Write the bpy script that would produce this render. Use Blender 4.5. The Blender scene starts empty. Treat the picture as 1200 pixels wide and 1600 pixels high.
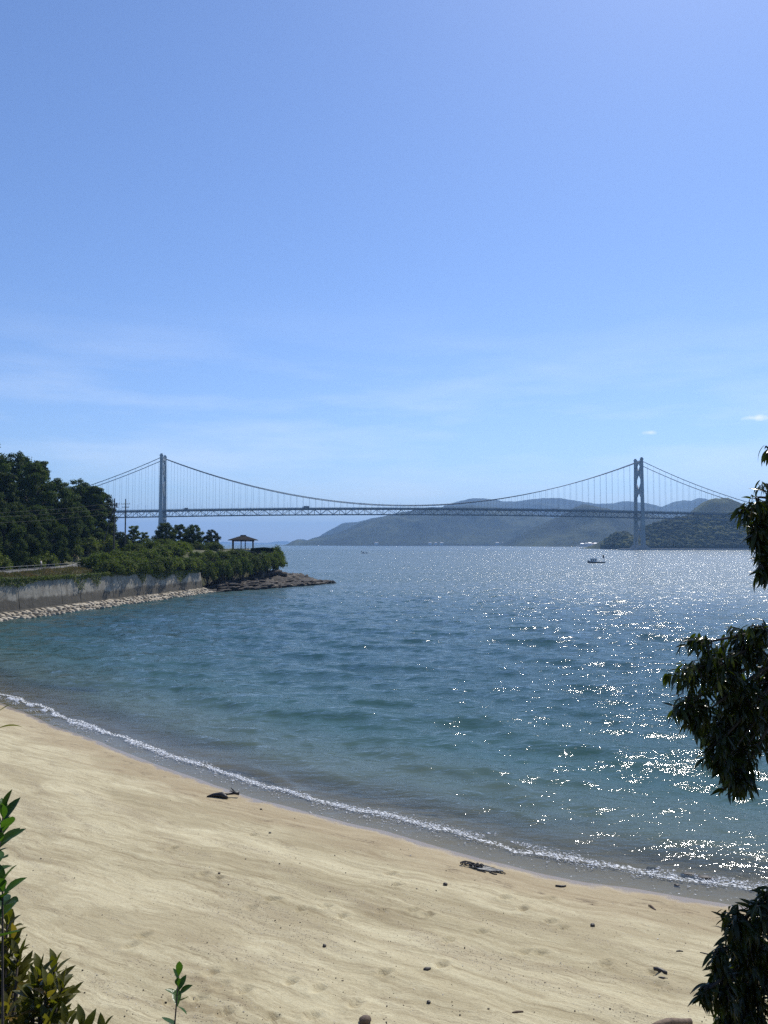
import bpy, math, random
import numpy as np
from mathutils import Vector, Matrix, Quaternion
R = math.radians
scene = bpy.context.scene
C = scene.collection

# ------------------------------------------------------------------ camera
EYE = 11.0
PITCH = R(2.315)
cam = bpy.data.cameras.new('camera')
cam.sensor_fit = 'HORIZONTAL'; cam.sensor_width = 36.0; cam.lens = 36.0
cam.clip_start = 0.05; cam.clip_end = 60000
camo = bpy.data.objects.new('camera', cam); C.objects.link(camo)
camo.location = (0, 0, EYE); camo.rotation_euler = (R(90) + PITCH, 0, 0)
scene.camera = camo

# ------------------------------------------------------------------ world
SUN_EL, SUN_AZ = R(52), R(28)
w = bpy.data.worlds.new('World'); scene.world = w; w.use_nodes = True
nt = w.node_tree; nt.nodes.clear()
out = nt.nodes.new('ShaderNodeOutputWorld'); bg = nt.nodes.new('ShaderNodeBackground')
sky = nt.nodes.new('ShaderNodeTexSky'); sky.sky_type = 'NISHITA'; sky.sun_disc = False
sky.sun_elevation = SUN_EL; sky.sun_rotation = SUN_AZ
sky.altitude = 0; sky.air_density = 1.0; sky.dust_density = 0.35; sky.ozone_density = 4.0
bg.inputs[1].default_value = 0.10
tc = nt.nodes.new('ShaderNodeTexCoord')
# faint high cirrus and two small wisps of cloud
mp = nt.nodes.new('ShaderNodeMapping'); mp.inputs['Scale'].default_value = (2.2, 2.2, 13)
nz = nt.nodes.new('ShaderNodeTexNoise'); nz.inputs['Scale'].default_value = 1.6; nz.inputs['Detail'].default_value = 7; nz.inputs['Roughness'].default_value = .55
nt.links.new(tc.outputs['Generated'], mp.inputs[0]); nt.links.new(mp.outputs[0], nz.inputs['Vector'])
rp = nt.nodes.new('ShaderNodeMapRange'); rp.inputs[1].default_value = .44; rp.inputs[2].default_value = .8; rp.inputs[3].default_value = 0; rp.inputs[4].default_value = .42
nt.links.new(nz.outputs[0], rp.inputs[0])
sep = nt.nodes.new('ShaderNodeSeparateXYZ'); nt.links.new(tc.outputs['Generated'], sep.inputs[0])
bandA = nt.nodes.new('ShaderNodeMapRange'); bandA.interpolation_type = 'SMOOTHSTEP'
bandA.inputs[1].default_value = .32; bandA.inputs[2].default_value = .12
nt.links.new(sep.outputs[2], bandA.inputs[0])
mul = nt.nodes.new('ShaderNodeMath'); mul.operation = 'MULTIPLY'
nt.links.new(rp.outputs[0], mul.inputs[0]); nt.links.new(bandA.outputs[0], mul.inputs[1])
nz2 = nt.nodes.new('ShaderNodeTexNoise'); nz2.inputs['Scale'].default_value = 90; nz2.inputs['Detail'].default_value = 5
nt.links.new(tc.outputs['Generated'], nz2.inputs['Vector'])
last = mul.outputs[0]
def pix_dir(px, py):
    u = Vector((0, -math.sin(PITCH), math.cos(PITCH))); f = Vector((0, math.cos(PITCH), math.sin(PITCH)))
    return (Vector((1, 0, 0)) * ((px - 600) / 1200) + u * ((800 - py) / 1200) + f)
for px, py, rx, rz in ((1016, 676, .011, .0035), (1180, 653, .022, .004)):
    d = pix_dir(px, py).normalized()
    s = nt.nodes.new('ShaderNodeVectorMath'); s.operation = 'SUBTRACT'; s.inputs[1].default_value = d
    nt.links.new(tc.outputs['Generated'], s.inputs[0])
    m = nt.nodes.new('ShaderNodeVectorMath'); m.operation = 'MULTIPLY'; m.inputs[1].default_value = (1 / rx, 1 / rx, 1 / rz)
    nt.links.new(s.outputs[0], m.inputs[0])
    l = nt.nodes.new('ShaderNodeVectorMath'); l.operation = 'LENGTH'; nt.links.new(m.outputs[0], l.inputs[0])
    a = nt.nodes.new('ShaderNodeMath'); a.operation = 'MULTIPLY_ADD'; a.inputs[1].default_value = 1.6; nt.links.new(nz2.outputs[0], a.inputs[0]); nt.links.new(l.outputs['Value'], a.inputs[2])
    r = nt.nodes.new('ShaderNodeMapRange'); r.inputs[1].default_value = 1.7; r.inputs[2].default_value = .9; r.inputs[3].default_value = 0; r.inputs[4].default_value = .75
    nt.links.new(a.outputs[0], r.inputs[0])
    ad = nt.nodes.new('ShaderNodeMath'); ad.operation = 'ADD'; nt.links.new(last, ad.inputs[0]); nt.links.new(r.outputs[0], ad.inputs[1]); last = ad.outputs[0]
mx = nt.nodes.new('ShaderNodeMix'); mx.data_type = 'RGBA'
tint = nt.nodes.new('ShaderNodeMix'); tint.data_type = 'RGBA'; tint.blend_type = 'MULTIPLY'; tint.inputs[0].default_value = 1; tint.inputs[7].default_value = (.92, 1.0, 1.20, 1)
nt.links.new(sky.outputs[0], tint.inputs[6])
nt.links.new(last, mx.inputs[0]); nt.links.new(tint.outputs[2], mx.inputs[6]); mx.inputs[7].default_value = (9, 9.6, 10.3, 1)
nt.links.new(mx.outputs[2], bg.inputs[0]); nt.links.new(bg.outputs[0], out.inputs[0])

# ------------------------------------------------------------------ sun, exposure
SUN = Vector((math.sin(SUN_AZ) * math.cos(SUN_EL), math.cos(SUN_AZ) * math.cos(SUN_EL), math.sin(SUN_EL)))
sl = bpy.data.lights.new('sun', 'SUN'); sl.energy = 4.2; sl.angle = R(.53); sl.color = (1, .95, .87)
so = bpy.data.objects.new('sun', sl); C.objects.link(so); so.location = SUN * 200
so.rotation_euler = (-SUN).to_track_quat('-Z', 'Y').to_euler()
scene.view_settings.view_transform = 'Standard'; scene.view_settings.look = 'None'
scene.view_settings.exposure = 0.28; scene.view_settings.gamma = 1.0; scene.view_settings.use_curve_mapping = False
cy = scene.cycles
cy.use_denoising = False; cy.max_bounces = 8; cy.transparent_max_bounces = 16; cy.volume_bounces = 0
cy.sample_clamp_indirect = 4.0; cy.caustics_reflective = False; cy.caustics_refractive = False

# ------------------------------------------------------------------ helpers
rng = np.random.default_rng(7); random.seed(7)
def at(px, py, Y):
    """point at depth Y metres seen at a position of the 1200 x 1600 photograph"""
    d = pix_dir(px, py); return Vector((0, 0, EYE)) + d * (Y / d.y)
def link(o, parent=None):
    C.objects.link(o)
    if parent: o.parent = parent
    return o
def tag(o, label=None, cat=None, group=None, kind=None):
    if label: o['label'] = label
    if cat: o['category'] = cat
    if group: o['group'] = group
    if kind: o['kind'] = kind
    return o
def empty(name, loc=(0, 0, 0), rz=0, label=None, cat=None, group=None):
    o = bpy.data.objects.new(name, None); o.location = loc; o.rotation_euler = (0, 0, rz); C.objects.link(o)
    o.empty_display_size = .2
    return tag(o, label, cat, group)
def mesh_np(name, v, f, mat=None, smooth=False):
    v = np.asarray(v, np.float32).reshape(-1, 3); f = np.asarray(f, np.int32)
    n, k = f.shape
    me = bpy.data.meshes.new(name)
    me.vertices.add(len(v)); me.vertices.foreach_set('co', v.ravel())
    me.loops.add(n * k); me.loops.foreach_set('vertex_index', f.ravel())
    me.polygons.add(n); me.polygons.foreach_set('loop_start', np.arange(0, n * k, k, dtype=np.int32))
    me.update(calc_edges=True)
    if smooth: me.polygons.foreach_set('use_smooth', np.ones(n, bool))
    if mat: me.materials.append(mat)
    return me
def ob(name, me, parent=None, loc=None):
    o = bpy.data.objects.new(name, me)
    if loc is not None: o.location = loc
    return link(o, parent)
class MB:
    def __init__(s): s.v = []; s.f = []
    def add(s, vs, fs):
        n = len(s.v); s.v += [tuple(p) for p in vs]; s.f += [tuple(i + n for i in f) for f in fs]; return s
    def box(s, lo, hi, M=None):
        x0, y0, z0 = lo; x1, y1, z1 = hi
        vs = [Vector(p) for p in ((x0,y0,z0),(x1,y0,z0),(x1,y1,z0),(x0,y1,z0),(x0,y0,z1),(x1,y0,z1),(x1,y1,z1),(x0,y1,z1))]
        if M: vs = [M @ p for p in vs]
        return s.add(vs, [(0,3,2,1),(4,5,6,7),(0,1,5,4),(1,2,6,5),(2,3,7,6),(3,0,4,7)])
    def tube(s, pts, rad, n=6, cap=True):
        pts = [Vector(p) for p in pts]
        if not hasattr(rad, '__len__'): rad = [rad] * len(pts)
        rings = []; prev = None
        for i, p in enumerate(pts):
            t = (pts[min(i + 1, len(pts) - 1)] - pts[max(i - 1, 0)]).normalized()
            a = prev if prev is not None else (Vector((0, 0, 1)) if abs(t.z) < .9 else Vector((1, 0, 0)))
            a = (a - t * a.dot(t)).normalized(); prev = a; b = t.cross(a)
            rings.append([p + (a * math.cos(2*math.pi*k/n) + b * math.sin(2*math.pi*k/n)) * rad[i] for k in range(n)])
        vs = [q for r in rings for q in r]; fs = []
        for i in range(len(pts) - 1):
            for k in range(n):
                fs.append((i*n+k, i*n+(k+1)%n, (i+1)*n+(k+1)%n, (i+1)*n+k))
        if cap: fs += [tuple(range(n))[::-1], tuple((len(pts)-1)*n+k for k in range(n))]
        return s.add(vs, fs)
    def bar(s, a, b, w, h, up=(0, 0, 1)):
        a, b = Vector(a), Vector(b); t = (b - a).normalized(); u = Vector(up)
        if abs(t.dot(u)) > .98: u = Vector((0, 1, 0))
        r = t.cross(u).normalized(); u = r.cross(t).normalized()
        c = [(-1,-1),(1,-1),(1,1),(-1,1)]
        vs = [p + r*(i*w/2) + u*(j*h/2) for p in (a, b) for i, j in c]
        return s.add(vs, [(0,3,2,1),(4,5,6,7),(0,1,5,4),(1,2,6,5),(2,3,7,6),(3,0,4,7)])
    def loft(s, rings, cap=True):
        n = len(rings[0]); vs = [p for r in rings for p in r]; fs = []
        for i in range(len(rings) - 1):
            for k in range(n): fs.append((i*n+k, i*n+(k+1)%n, (i+1)*n+(k+1)%n, (i+1)*n+k))
        if cap: fs += [tuple(range(n))[::-1], tuple((len(rings)-1)*n+k for k in range(n))]
        return s.add(vs, fs)
    def mesh(s, name, mat=None, smooth=False, bevel=0):
        me = bpy.data.meshes.new(name); me.from_pydata(s.v, [], s.f); me.update()
        if smooth: me.polygons.foreach_set('use_smooth', [True] * len(me.polygons))
        if mat: me.materials.append(mat)
        return me
    def build(s, name, mat, parent=None, smooth=False, loc=None): return ob(name, s.mesh(name, mat, smooth), parent, loc)

# numpy noise
def _h(ix, iy, s):
    n = (ix.astype(np.int64) * 374761393 + iy.astype(np.int64) * 668265263 + s * 1442695041) & 0xffffffff
    n = ((n ^ (n >> 13)) * 1274126177) & 0xffffffff; n = n ^ (n >> 16)
    return (n & 0xffffff) / float(0xffffff)
def vnoise(x, y, s=0):
    ix = np.floor(x).astype(np.int64); iy = np.floor(y).astype(np.int64); fx = x - ix; fy = y - iy
    fx = fx*fx*fx*(fx*(fx*6-15)+10); fy = fy*fy*fy*(fy*(fy*6-15)+10)
    a = _h(ix, iy, s); b = _h(ix+1, iy, s); c = _h(ix, iy+1, s); d = _h(ix+1, iy+1, s)
    return (a*(1-fx)+b*fx)*(1-fy)+(c*(1-fx)+d*fx)*fy
def fbm(x, y, oct=4, s=0, gain=.5):
    r = 0; a = 1; t = 0
    for i in range(oct): r = r + a*(vnoise(x*2**i, y*2**i, s+i*17)-.5); t += a; a *= gain
    return r / t
def worley(x, y, s=0):
    ix = np.floor(x).astype(np.int64); iy = np.floor(y).astype(np.int64); best = np.full(np.shape(x), 9.)
    cell = np.zeros(np.shape(x))
    for dx in (-1, 0, 1):
        for dy in (-1, 0, 1):
            jx = ix+dx; jy = iy+dy
            d = (jx+_h(jx, jy, s)-x)**2+(jy+_h(jx, jy, s+5)-y)**2
            m = d < best; best = np.where(m, d, best); cell = np.where(m, _h(jx, jy, s+9), cell)
    return np.sqrt(best), cell
def sstep(a, b, x):
    t = np.clip((np.asarray(x, float) - a) / (b - a), 0, 1); return t*t*(3-2*t)
def grid_faces(nr, nc):
    i = np.arange(nr-1)[:, None]*nc + np.arange(nc-1)[None, :]
    return np.stack([i, i+1, i+nc+1, i+nc], -1).reshape(-1, 4)

# ------------------------------------------------------------------ materials
class NT:
    def __init__(s, name):
        s.m = bpy.data.materials.new(name); s.m.use_nodes = True; s.t = s.m.node_tree; s.t.nodes.clear()
        s.o = s.n('OutputMaterial')
    def n(s, t, **kw):
        x = s.t.nodes.new('ShaderNode' + t)
        for k, v in kw.items():
            if isinstance(k, str) and hasattr(x, k): setattr(x, k, v)
            else: x.inputs[k.replace('_', ' ')].default_value = v
        return x
    def l(s, a, b): s.t.links.new(a, b)
    def noise(s, vec, scale, detail=4, rough=.5):
        x = s.n('TexNoise'); x.inputs['Scale'].default_value = scale; x.inputs['Detail'].default_value = detail; x.inputs['Roughness'].default_value = rough
        if vec: s.l(vec, x.inputs['Vector'])
        return x.outputs[0]
    def ramp(s, fac, stops):
        x = s.n('ValToRGB'); e = x.color_ramp.elements
        while len(e) < len(stops): e.new(.5)
        for k, (p, c) in enumerate(stops): e[k].position = p; e[k].color = (*c, 1) if len(c) == 3 else c
        s.l(fac, x.inputs[0]); return x.outputs[0]
    def maprange(s, v, a, b, c=0, d=1, smooth=False):
        x = s.n('MapRange')
        if smooth: x.interpolation_type = 'SMOOTHSTEP'
        for i, q in enumerate((a, b, c, d)): x.inputs[i+1].default_value = q
        s.l(v, x.inputs[0]); return x.outputs[0]
    def math(s, op, a, b=None, c=None):
        x = s.n('Math', operation=op)
        for i, q in enumerate((a, b, c)):
            if q is None: continue
            if isinstance(q, (int, float)): x.inputs[i].default_value = q
            else: s.l(q, x.inputs[i])
        return x.outputs[0]
    def mix(s, f, a, b, mode='MIX'):
        x = s.n('Mix', data_type='RGBA', blend_type=mode)
        for i, q in ((0, f), (6, a), (7, b)):
            if isinstance(q, (int, float)): x.inputs[i].default_value = q
            elif isinstance(q, tuple): x.inputs[i].default_value = (*q, 1)
            else: s.l(q, x.inputs[i])
        return x.outputs[2]
    def mapping(s, vec, scale=(1, 1, 1), rot=(0, 0, 0), loc=(0, 0, 0)):
        x = s.n('Mapping'); x.inputs['Scale'].default_value = scale; x.inputs['Rotation'].default_value = rot; x.inputs['Location'].default_value = loc
        s.l(vec, x.inputs[0]); return x.outputs[0]
    def pos(s): return s.n('NewGeometry').outputs['Position']
    def obj(s): return s.n('TexCoord').outputs['Object']
    def rand(s): return s.n('ObjectInfo').outputs['Random']
    def attr(s, nm): return s.n('Attribute', attribute_name=nm)
    def bump(s, h, dist=1., strength=1., normal=None):
        x = s.n('Bump'); x.inputs['Distance'].default_value = dist; x.inputs['Strength'].default_value = strength
        s.l(h, x.inputs['Height'])
        if normal: s.l(normal, x.inputs['Normal'])
        return x.outputs[0]
    def principled(s, col, rough=.6, normal=None, metal=0, spec=.5):
        p = s.n('BsdfPrincipled')
        if isinstance(col, tuple): p.inputs['Base Color'].default_value = (*col, 1)
        else: s.l(col, p.inputs['Base Color'])
        if isinstance(rough, (int, float)): p.inputs['Roughness'].default_value = rough
        else: s.l(rough, p.inputs['Roughness'])
        p.inputs['Metallic'].default_value = metal; p.inputs['Specular IOR Level'].default_value = spec
        if normal: s.l(normal, p.inputs['Normal'])
        return p.outputs[0]
    def done(s, sh): s.l(sh, s.o.inputs[0]); return s.m

def simple(name, col, rough=.6, var=.12, scale=3., metal=0, bump=0.0, spec=.5):
    t = NT(name); p = t.obj(); n = t.noise(p, scale, 5, .6)
    lo = tuple(c*(1-var*1.6) for c in col); hi = tuple(min(1, c*(1+var)) for c in col)
    c = t.ramp(n, [(.3, lo), (.7, hi)])
    nb = t.bump(n, bump, 1) if bump else None
    return t.done(t.principled(c, rough, nb, metal, spec))
def leafmat(name, a, b, c, trans=.35, rough=.5, per='mesh', spec=.4, scale=.9):
    """leaves: colour varies from clump to clump and from plant to plant, light passes through"""
    t = NT(name)
    n = t.noise(t.obj(), scale, 3, .6)
    col = t.ramp(n, [(.3, a), (.5, b), (.72, c)])
    r = t.maprange(t.rand(), 0, 1, .75, 1.25)
    hsv = t.n('HueSaturation'); t.l(col, hsv.inputs['Color']); t.l(r, hsv.inputs['Value'])
    hsv.inputs['Saturation'].default_value = 1.0
    p = t.principled(hsv.outputs[0], rough, None, 0, spec)
    tr = t.n('BsdfTranslucent'); tcx = t.mix(1., hsv.outputs[0], (1.0, 1.15, .45), 'MULTIPLY'); t.l(tcx, tr.inputs[0])
    ms = t.n('MixShader'); ms.inputs[0].default_value = trans; t.l(p, ms.inputs[1]); t.l(tr.outputs[0], ms.inputs[2])
    return t.done(ms.outputs[0])

M = {}
M['steel'] = simple('bridge_paint', (.22, .255, .26), .6, .12, .06)
M['steel_dark'] = simple('bridge_deck_steel', (.075, .095, .10), .65, .15, .1)
M['asphalt'] = simple('asphalt', (.10, .10, .098), .85, .2, 1.5, bump=.01)
M['concrete'] = simple('pier_concrete', (.30, .30, .28), .8, .15, .3)
M['wood_dark'] = simple('weathered_dark_wood', (.045, .035, .028), .8, .3, 4)
M['wet_wood'] = simple('wet_black_wood', (.018, .014, .012), .5, .4, 9, bump=.01)
M['log'] = simple('grey_brown_log', (.17, .12, .08), .8, .3, 9, bump=.02)
M['white_paint'] = simple('white_boat_paint', (.75, .76, .76), .35, .06, 1)
M['dark_hull'] = simple('dark_hull_paint', (.03, .045, .06), .4, .2, 1)
M['black'] = simple('black_cloth', (.012, .012, .014), .8, .2, 2)
M['glass'] = simple('dark_window_glass', (.02, .025, .03), .1, .1, 2)
M['metal_grey'] = simple('galvanised_metal', (.22, .22, .21), .5, .2, 3)
M['pole'] = simple('utility_pole', (.06, .055, .05), .7, .2, 2)
M['roof_grey'] = simple('grey_roof', (.16, .17, .18), .6, .2, .5)
M['roof_red'] = simple('rusty_red_roof', (.30, .12, .08), .6, .2, .5)
M['bark'] = simple('bark', (.05, .038, .028), .85, .35, 5, bump=.02)
# ------------------------------------------------------------------ shoreline and beach
SHX = np.array([-95, -70, -58, -45, -36, -26.6, -21.3, -16, -9.9, -6.1, -2.9, 0, 2.3, 4.4, 6.5, 8.3, 9.9, 11.7, 20, 40, 90])
SHY = np.array([125, 96, 83, 70, 62, 53.6, 48.2, 43.2, 37.4, 34.1, 31.7, 29.9, 28.1, 26.6, 25.5, 24.7, 24.0, 23.3, 20.3, 16.5, 12])
_xs = np.linspace(-95, 90, 800); _ys = np.interp(_xs, SHX, SHY)
for _ in range(40): _ys[1:-1] = (_ys[:-2] + 2*_ys[1:-1] + _ys[2:]) / 4
_ds = np.gradient(_ys, _xs)
def shore_y(x): return np.interp(x, _xs, _ys) + .22*fbm(x*.35, x*0+3., 3, 5)*2
def shore_sd(x, y):
    """metres inland of the water's edge (negative out at sea)"""
    s = np.interp(x, _xs, _ds); return (shore_y(x) - y) / np.sqrt(1 + s*s)
def bank_z(x, y):
    y0 = 1.3 - .1*np.clip(np.abs(x) - 4, 0, 40)
    return np.where(y < y0, 9.4, 9.4 - .80*(y - y0)) + .25*fbm(x*.5, y*.5, 3, 11)
def beach_z(x, y, sd=None):
    if sd is None: sd = shore_sd(x, y)
    z = np.where(sd < 0, .058*sd - .05*np.clip(-5 - sd, 0, 99), .078*np.minimum(sd, 7) + .045*np.clip(sd - 7, 0, 60))
    lump = .035*fbm(x*.22 + sd*.1, sd*.7, 3, 3)*2 + .02*fbm(x*1.1, sd*2.1, 3, 4)*2
    z = z + lump*sstep(.2, 3, sd)
    # scalloped swash marks: low ridges that run along the beach
    z = z + .007*np.abs(np.sin(sd*1.35 + 3*fbm(x*.12, sd*.15, 3, 21)))*sstep(1, 3, sd)
    return z
def ground_hit(px, py):
    d = pix_dir(px, py); z = .8
    for _ in range(12):
        t = (z - EYE) / d.z; x, y = d.x*t, d.y*t; z = float(beach_z(np.array(x), np.array(y)))
    return Vector((x, y, z))
def spaced(a, b, fn):
    r = [a]
    while r[-1] < b: r.append(r[-1] + fn(r[-1]))
    return np.array(r)
bx = spaced(-72, 46, lambda x: .075 + .0065*max(0, abs(x) - 13))
r0 = np.linspace(0, 1, 360); rr = r0*.75 + .25*r0*r0     # rows run from the bank out into the water
X = np.repeat(bx[None, :], len(rr), 0)
Ylo = 9.0; Yhi = shore_y(bx) + 14
Y = Ylo + (Yhi - Ylo)[None, :]*rr[:, None]
SD = shore_sd(X, Y); Z = beach_z(X, Y, SD)
FOOT = [(470,1421),(509,1416),(596,1424),(668,1430),(645,1422),(752,1456),(845,1490),(946,1506),(430,1406),(392,1419),(340,1372),(318,1366),(420,1405),(535,1432),(880,1450),(820,1488),
        (345,1540),(382,1548),(455,1534),(497,1546),(555,1569),(425,1590),(352,1583),(490,1588),(310,1560),(268,1565),(790,1403),(818,1420),(860,1440),(860,1405),(1020,1520),(1030,1538),(700,1470),(620,1383),(610,1366),(395,1305),(270,1325),(690,1508),(205,1478),(225,1462),(330,1520),(600,1520)]
for i, (px, py) in enumerate(FOOT):
    p = ground_hit(px, py); a = .4 + .5*random.random(); ca, sa = math.cos(a), math.sin(a)
    u = ((X-p.x)*ca + (Y-p.y)*sa)/.17; v = (-(X-p.x)*sa + (Y-p.y)*ca)/.11; q = u*u + v*v
    Z += np.where(q < 9, -.085*np.exp(-q) + .035*np.exp(-(np.sqrt(q)-1.7)**2*3), 0)*(1 + 1.6*(vnoise(X*11, Y*11, i) - .5))
Z = np.maximum(Z, bank_z(X, Y))
t = NT('beach_sand')
uv = t.n('UVMap', uv_map='shore').outputs[0]
sx = t.n('SeparateXYZ'); t.l(uv, sx.inputs[0]); sdn = sx.outputs[1]; P = t.pos()
warp = t.noise(t.mapping(uv, (.10, .12, 1)), 1, 3)
wv_ = t.n('TexNoise'); wv_.inputs['Scale'].default_value = .35; wv_.inputs['Detail'].default_value = 4; t.l(P, wv_.inputs['Vector'])
wsub = t.n('VectorMath', operation='SUBTRACT'); t.l(wv_.outputs['Color'], wsub.inputs[0]); wsub.inputs[1].default_value = (.5, .5, .5)
wsc = t.n('VectorMath', operation='MULTIPLY'); t.l(wsub.outputs[0], wsc.inputs[0]); wsc.inputs[1].default_value = (3, 1.3, 0)
wad = t.n('VectorMath', operation='ADD'); t.l(t.mapping(P, (1, 1, 1), (0, 0, R(28))), wad.inputs[0]); t.l(wsc.outputs[0], wad.inputs[1])
flat_ = t.n('VectorMath', operation='MULTIPLY'); t.l(wad.outputs[0], flat_.inputs[0]); flat_.inputs[1].default_value = (1, 1, 0); uvw = flat_.outputs[0]
n1 = t.noise(t.mapping(uvw, (.05, .42, 1), (0, 0, R(-2))), 1.0, 7, .64)
n2 = t.noise(t.mapping(uvw, (.20, 1.5, 1), (0, 0, R(3))), 1.0, 7, .65)
n3 = t.noise(P, 55, 3, .7); n4 = t.noise(P, 1.1, 4, .6)
dry = t.ramp(n1, [(.34, (.30, .25, .152)), (.47, (.41, .35, .225)), (.58, (.49, .425, .285))])
c = t.mix(t.maprange(n2, .40, .70, .0, .6), dry, (.55, .485, .335))
c = t.mix(t.maprange(n2, .46, .30, 0, .5), c, (.27, .22, .14))
n5 = t.noise(t.mapping(uvw, (.40, 4.2, 1), (0, 0, R(-1))), 1., 9, .74)
n6 = t.noise(t.mapping(P, (14, 20, 14)), 1., 5, .75)
c = t.mix(t.math('MULTIPLY', t.maprange(n5, .50, .57, 0, 1), t.maprange(n1, .35, .6, .25, .8)), c, (.57, .51, .355))
c = t.mix(t.math('MULTIPLY', t.maprange(n5, .46, .40, 0, 1), t.maprange(n1, .4, .62, .7, .3)), c, (.25, .195, .115))
c = t.mix(t.maprange(n6, .52, .70, 0, .45), c, (.21, .165, .105))
c = t.mix(t.maprange(n6, .45, .30, 0, .35), c, (.60, .54, .41))
ln_ = t.noise(t.mapping(uvw, (.16, 1.15, 1), (0, 0, R(-4)), (5, 2, 0)), 1., 8, .7)
thinl = t.math('MULTIPLY', t.maprange(t.math('ABSOLUTE', t.math('SUBTRACT', ln_, .5)), .012, .003), t.maprange(n2, .42, .58, .1, .6))
c = t.mix(thinl, c, (.19, .145, .09))
c = t.mix(t.maprange(t.noise(t.mapping(uvw, (.16, .34, 1), (0, 0, R(-8)), (9, 4, 0)), 1., 5, .6), .50, .62, 0, .5, True), c, (.30, .245, .15))
c = t.mix(1., c, (.985, 1.0, .93), 'MULTIPLY')
# gravelly patches and dark and pale grit
patch = t.math('MULTIPLY', t.maprange(t.noise(t.mapping(uv, (.16, .9, 1), (0, 0, 0), (3, 7, 0)), 1., 5, .65), .50, .62), t.maprange(sdn, 2, 5))
vo = t.n('TexVoronoi'); vo.inputs['Scale'].default_value = 17; t.l(P, vo.inputs['Vector'])
vcol = t.n('SeparateColor'); t.l(vo.outputs['Color'], vcol.inputs[0])
g = t.math('MULTIPLY', t.maprange(vo.outputs['Distance'], .30, .22), t.math('GREATER_THAN', t.math('ADD', vcol.outputs[0], t.math('MULTIPLY', patch, .5)), 1.0))
c = t.mix(t.math('MULTIPLY', g, .85), c, t.ramp(vcol.outputs[1], [(.3, (.07, .055, .04)), (.6, (.13, .10, .07)), (.84, (.62, .58, .5))]))
c = t.mix(t.math('MULTIPLY', patch, .30), c, (.25, .20, .13))
c = t.mix(t.maprange(n3, .3, .7, .0, .35), c, t.mix(.5, c, (.2, .15, .1)))
# damp strip and the wet edge
sdw = t.math('ADD', sdn, t.maprange(n2, .3, .7, -1.1, 1.1))
damp = t.maprange(sdw, 3.6, 1.0, 0, .5, True)
c = t.mix(damp, c, (.30, .225, .135))
line = t.math('MULTIPLY', t.maprange(t.math('ABSOLUTE', t.math('SUBTRACT', sdw, 1.5)), .12, .03), t.maprange(n4, .45, .6, 0, .7))
c = t.mix(line, c, (.10, .07, .045))
wet = t.maprange(t.math('ADD', sdn, t.maprange(n4, .3, .7, -.2, .2)), .55, .15, 0, 1, True)
c = t.mix(wet, c, (.25, .205, .15))
rough = t.maprange(wet, 0, 1, .93, .22)
hgt = t.math('ADD', t.math('MULTIPLY', n2, .03), t.math('MULTIPLY', n3, .006))
hgt = t.math('ADD', hgt, t.math('ADD', t.math('MULTIPLY', n6, .016), t.math('ADD', t.math('MULTIPLY', n5, .03), t.math('MULTIPLY', t.noise(P, 7, 5, .65), .03))))
hgt = t.math('ADD', hgt, t.math('MULTIPLY', g, .02))
hgt = t.math('MULTIPLY', hgt, t.maprange(wet, 0, 1, 1, .1))
M['sand'] = t.done(t.principled(c, rough, t.bump(hgt, 1, .9), 0, .25))
def shore_uv(me, U, V):
    l = me.uv_layers.new(name='shore'); idx = np.empty(len(me.loops), np.int32); me.loops.foreach_get('vertex_index', idx)
    a = np.stack([U.ravel()[idx], V.ravel()[idx]], -1).astype(np.float32); l.data.foreach_set('uv', a.ravel())
me = mesh_np('beach', np.stack([X, Y, Z], -1), grid_faces(*X.shape)[:, ::1], M['sand'], True); shore_uv(me, X*1.12, SD)
tag(ob('beach', me), kind='structure')

# bank the photographer stands on, behind and below the frame
gx = np.linspace(-45, 45, 120); gy = np.linspace(-25, 14, 70); X, Y = np.meshgrid(gx, gy)
t = NT('bank_soil'); n = t.noise(t.pos(), 2.5, 6, .6)
M['soil'] = t.done(t.principled(t.ramp(n, [(.35, (.07, .055, .03)), (.6, (.12, .11, .05)), (.75, (.05, .075, .02))]), .9, t.bump(n, .1)))
tag(ob('bank', mesh_np('bank', np.stack([X, Y, bank_z(X, Y) - .03], -1), grid_faces(*X.shape), M['soil'], True)), kind='structure')

# ------------------------------------------------------------------ the sea
def wave_z(x, y, sd):
    wv = np.random.default_rng(3); z = 0
    for i in range(26):
        lam = 1.1*1.105**i; th = R(-97) + wv.normal(0, .45); k = 2*math.pi/lam
        amp = .0098*lam**.75*(.6 + .8*wv.random())
        ph = wv.random()*7
        z = z + amp*np.sin(k*(math.cos(th)*x + math.sin(th)*y) + ph + 2.2*vnoise(x/lam*.16, y/lam*.16, i))
    z = z*sstep(0.6, 9, -sd)*(1 - .85*sstep(70, 260, y))
    # low waves rolling in along the beach
    n = fbm(x*.16, sd*.05, 3, 31)*2
    roll = np.exp(-((np.mod(-sd + 1.7*n + .4, 3.3) - 1.9)/.42)**2)
    z = z + .085*roll*sstep(1.0, 2.4, -sd)*(1 - sstep(9, 17, -sd))*(.3 + .7*vnoise(x*.23, sd*.2, 44))
    return z
sxv = np.concatenate([-np.geomspace(62, 15500, 46)[::-1], spaced(-61.5, 45, lambda x: .16 + .0055*max(0, abs(x+4) - 12)), np.geomspace(47, 15500, 46)])
syv = np.concatenate([spaced(8, 70, lambda y: .11 + .0035*max(0, y - 25)), spaced(70.4, 400, lambda y: .28 + .012*(y - 70)), np.geomspace(405, 15500, 50)])
X, Y = np.meshgrid(sxv, syv); SD = shore_sd(np.clip(X, -94, 89), Y); SD = np.where(Y > 80, np.minimum(SD, -12), SD)
Z = wave_z(X, Y, SD)
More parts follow.
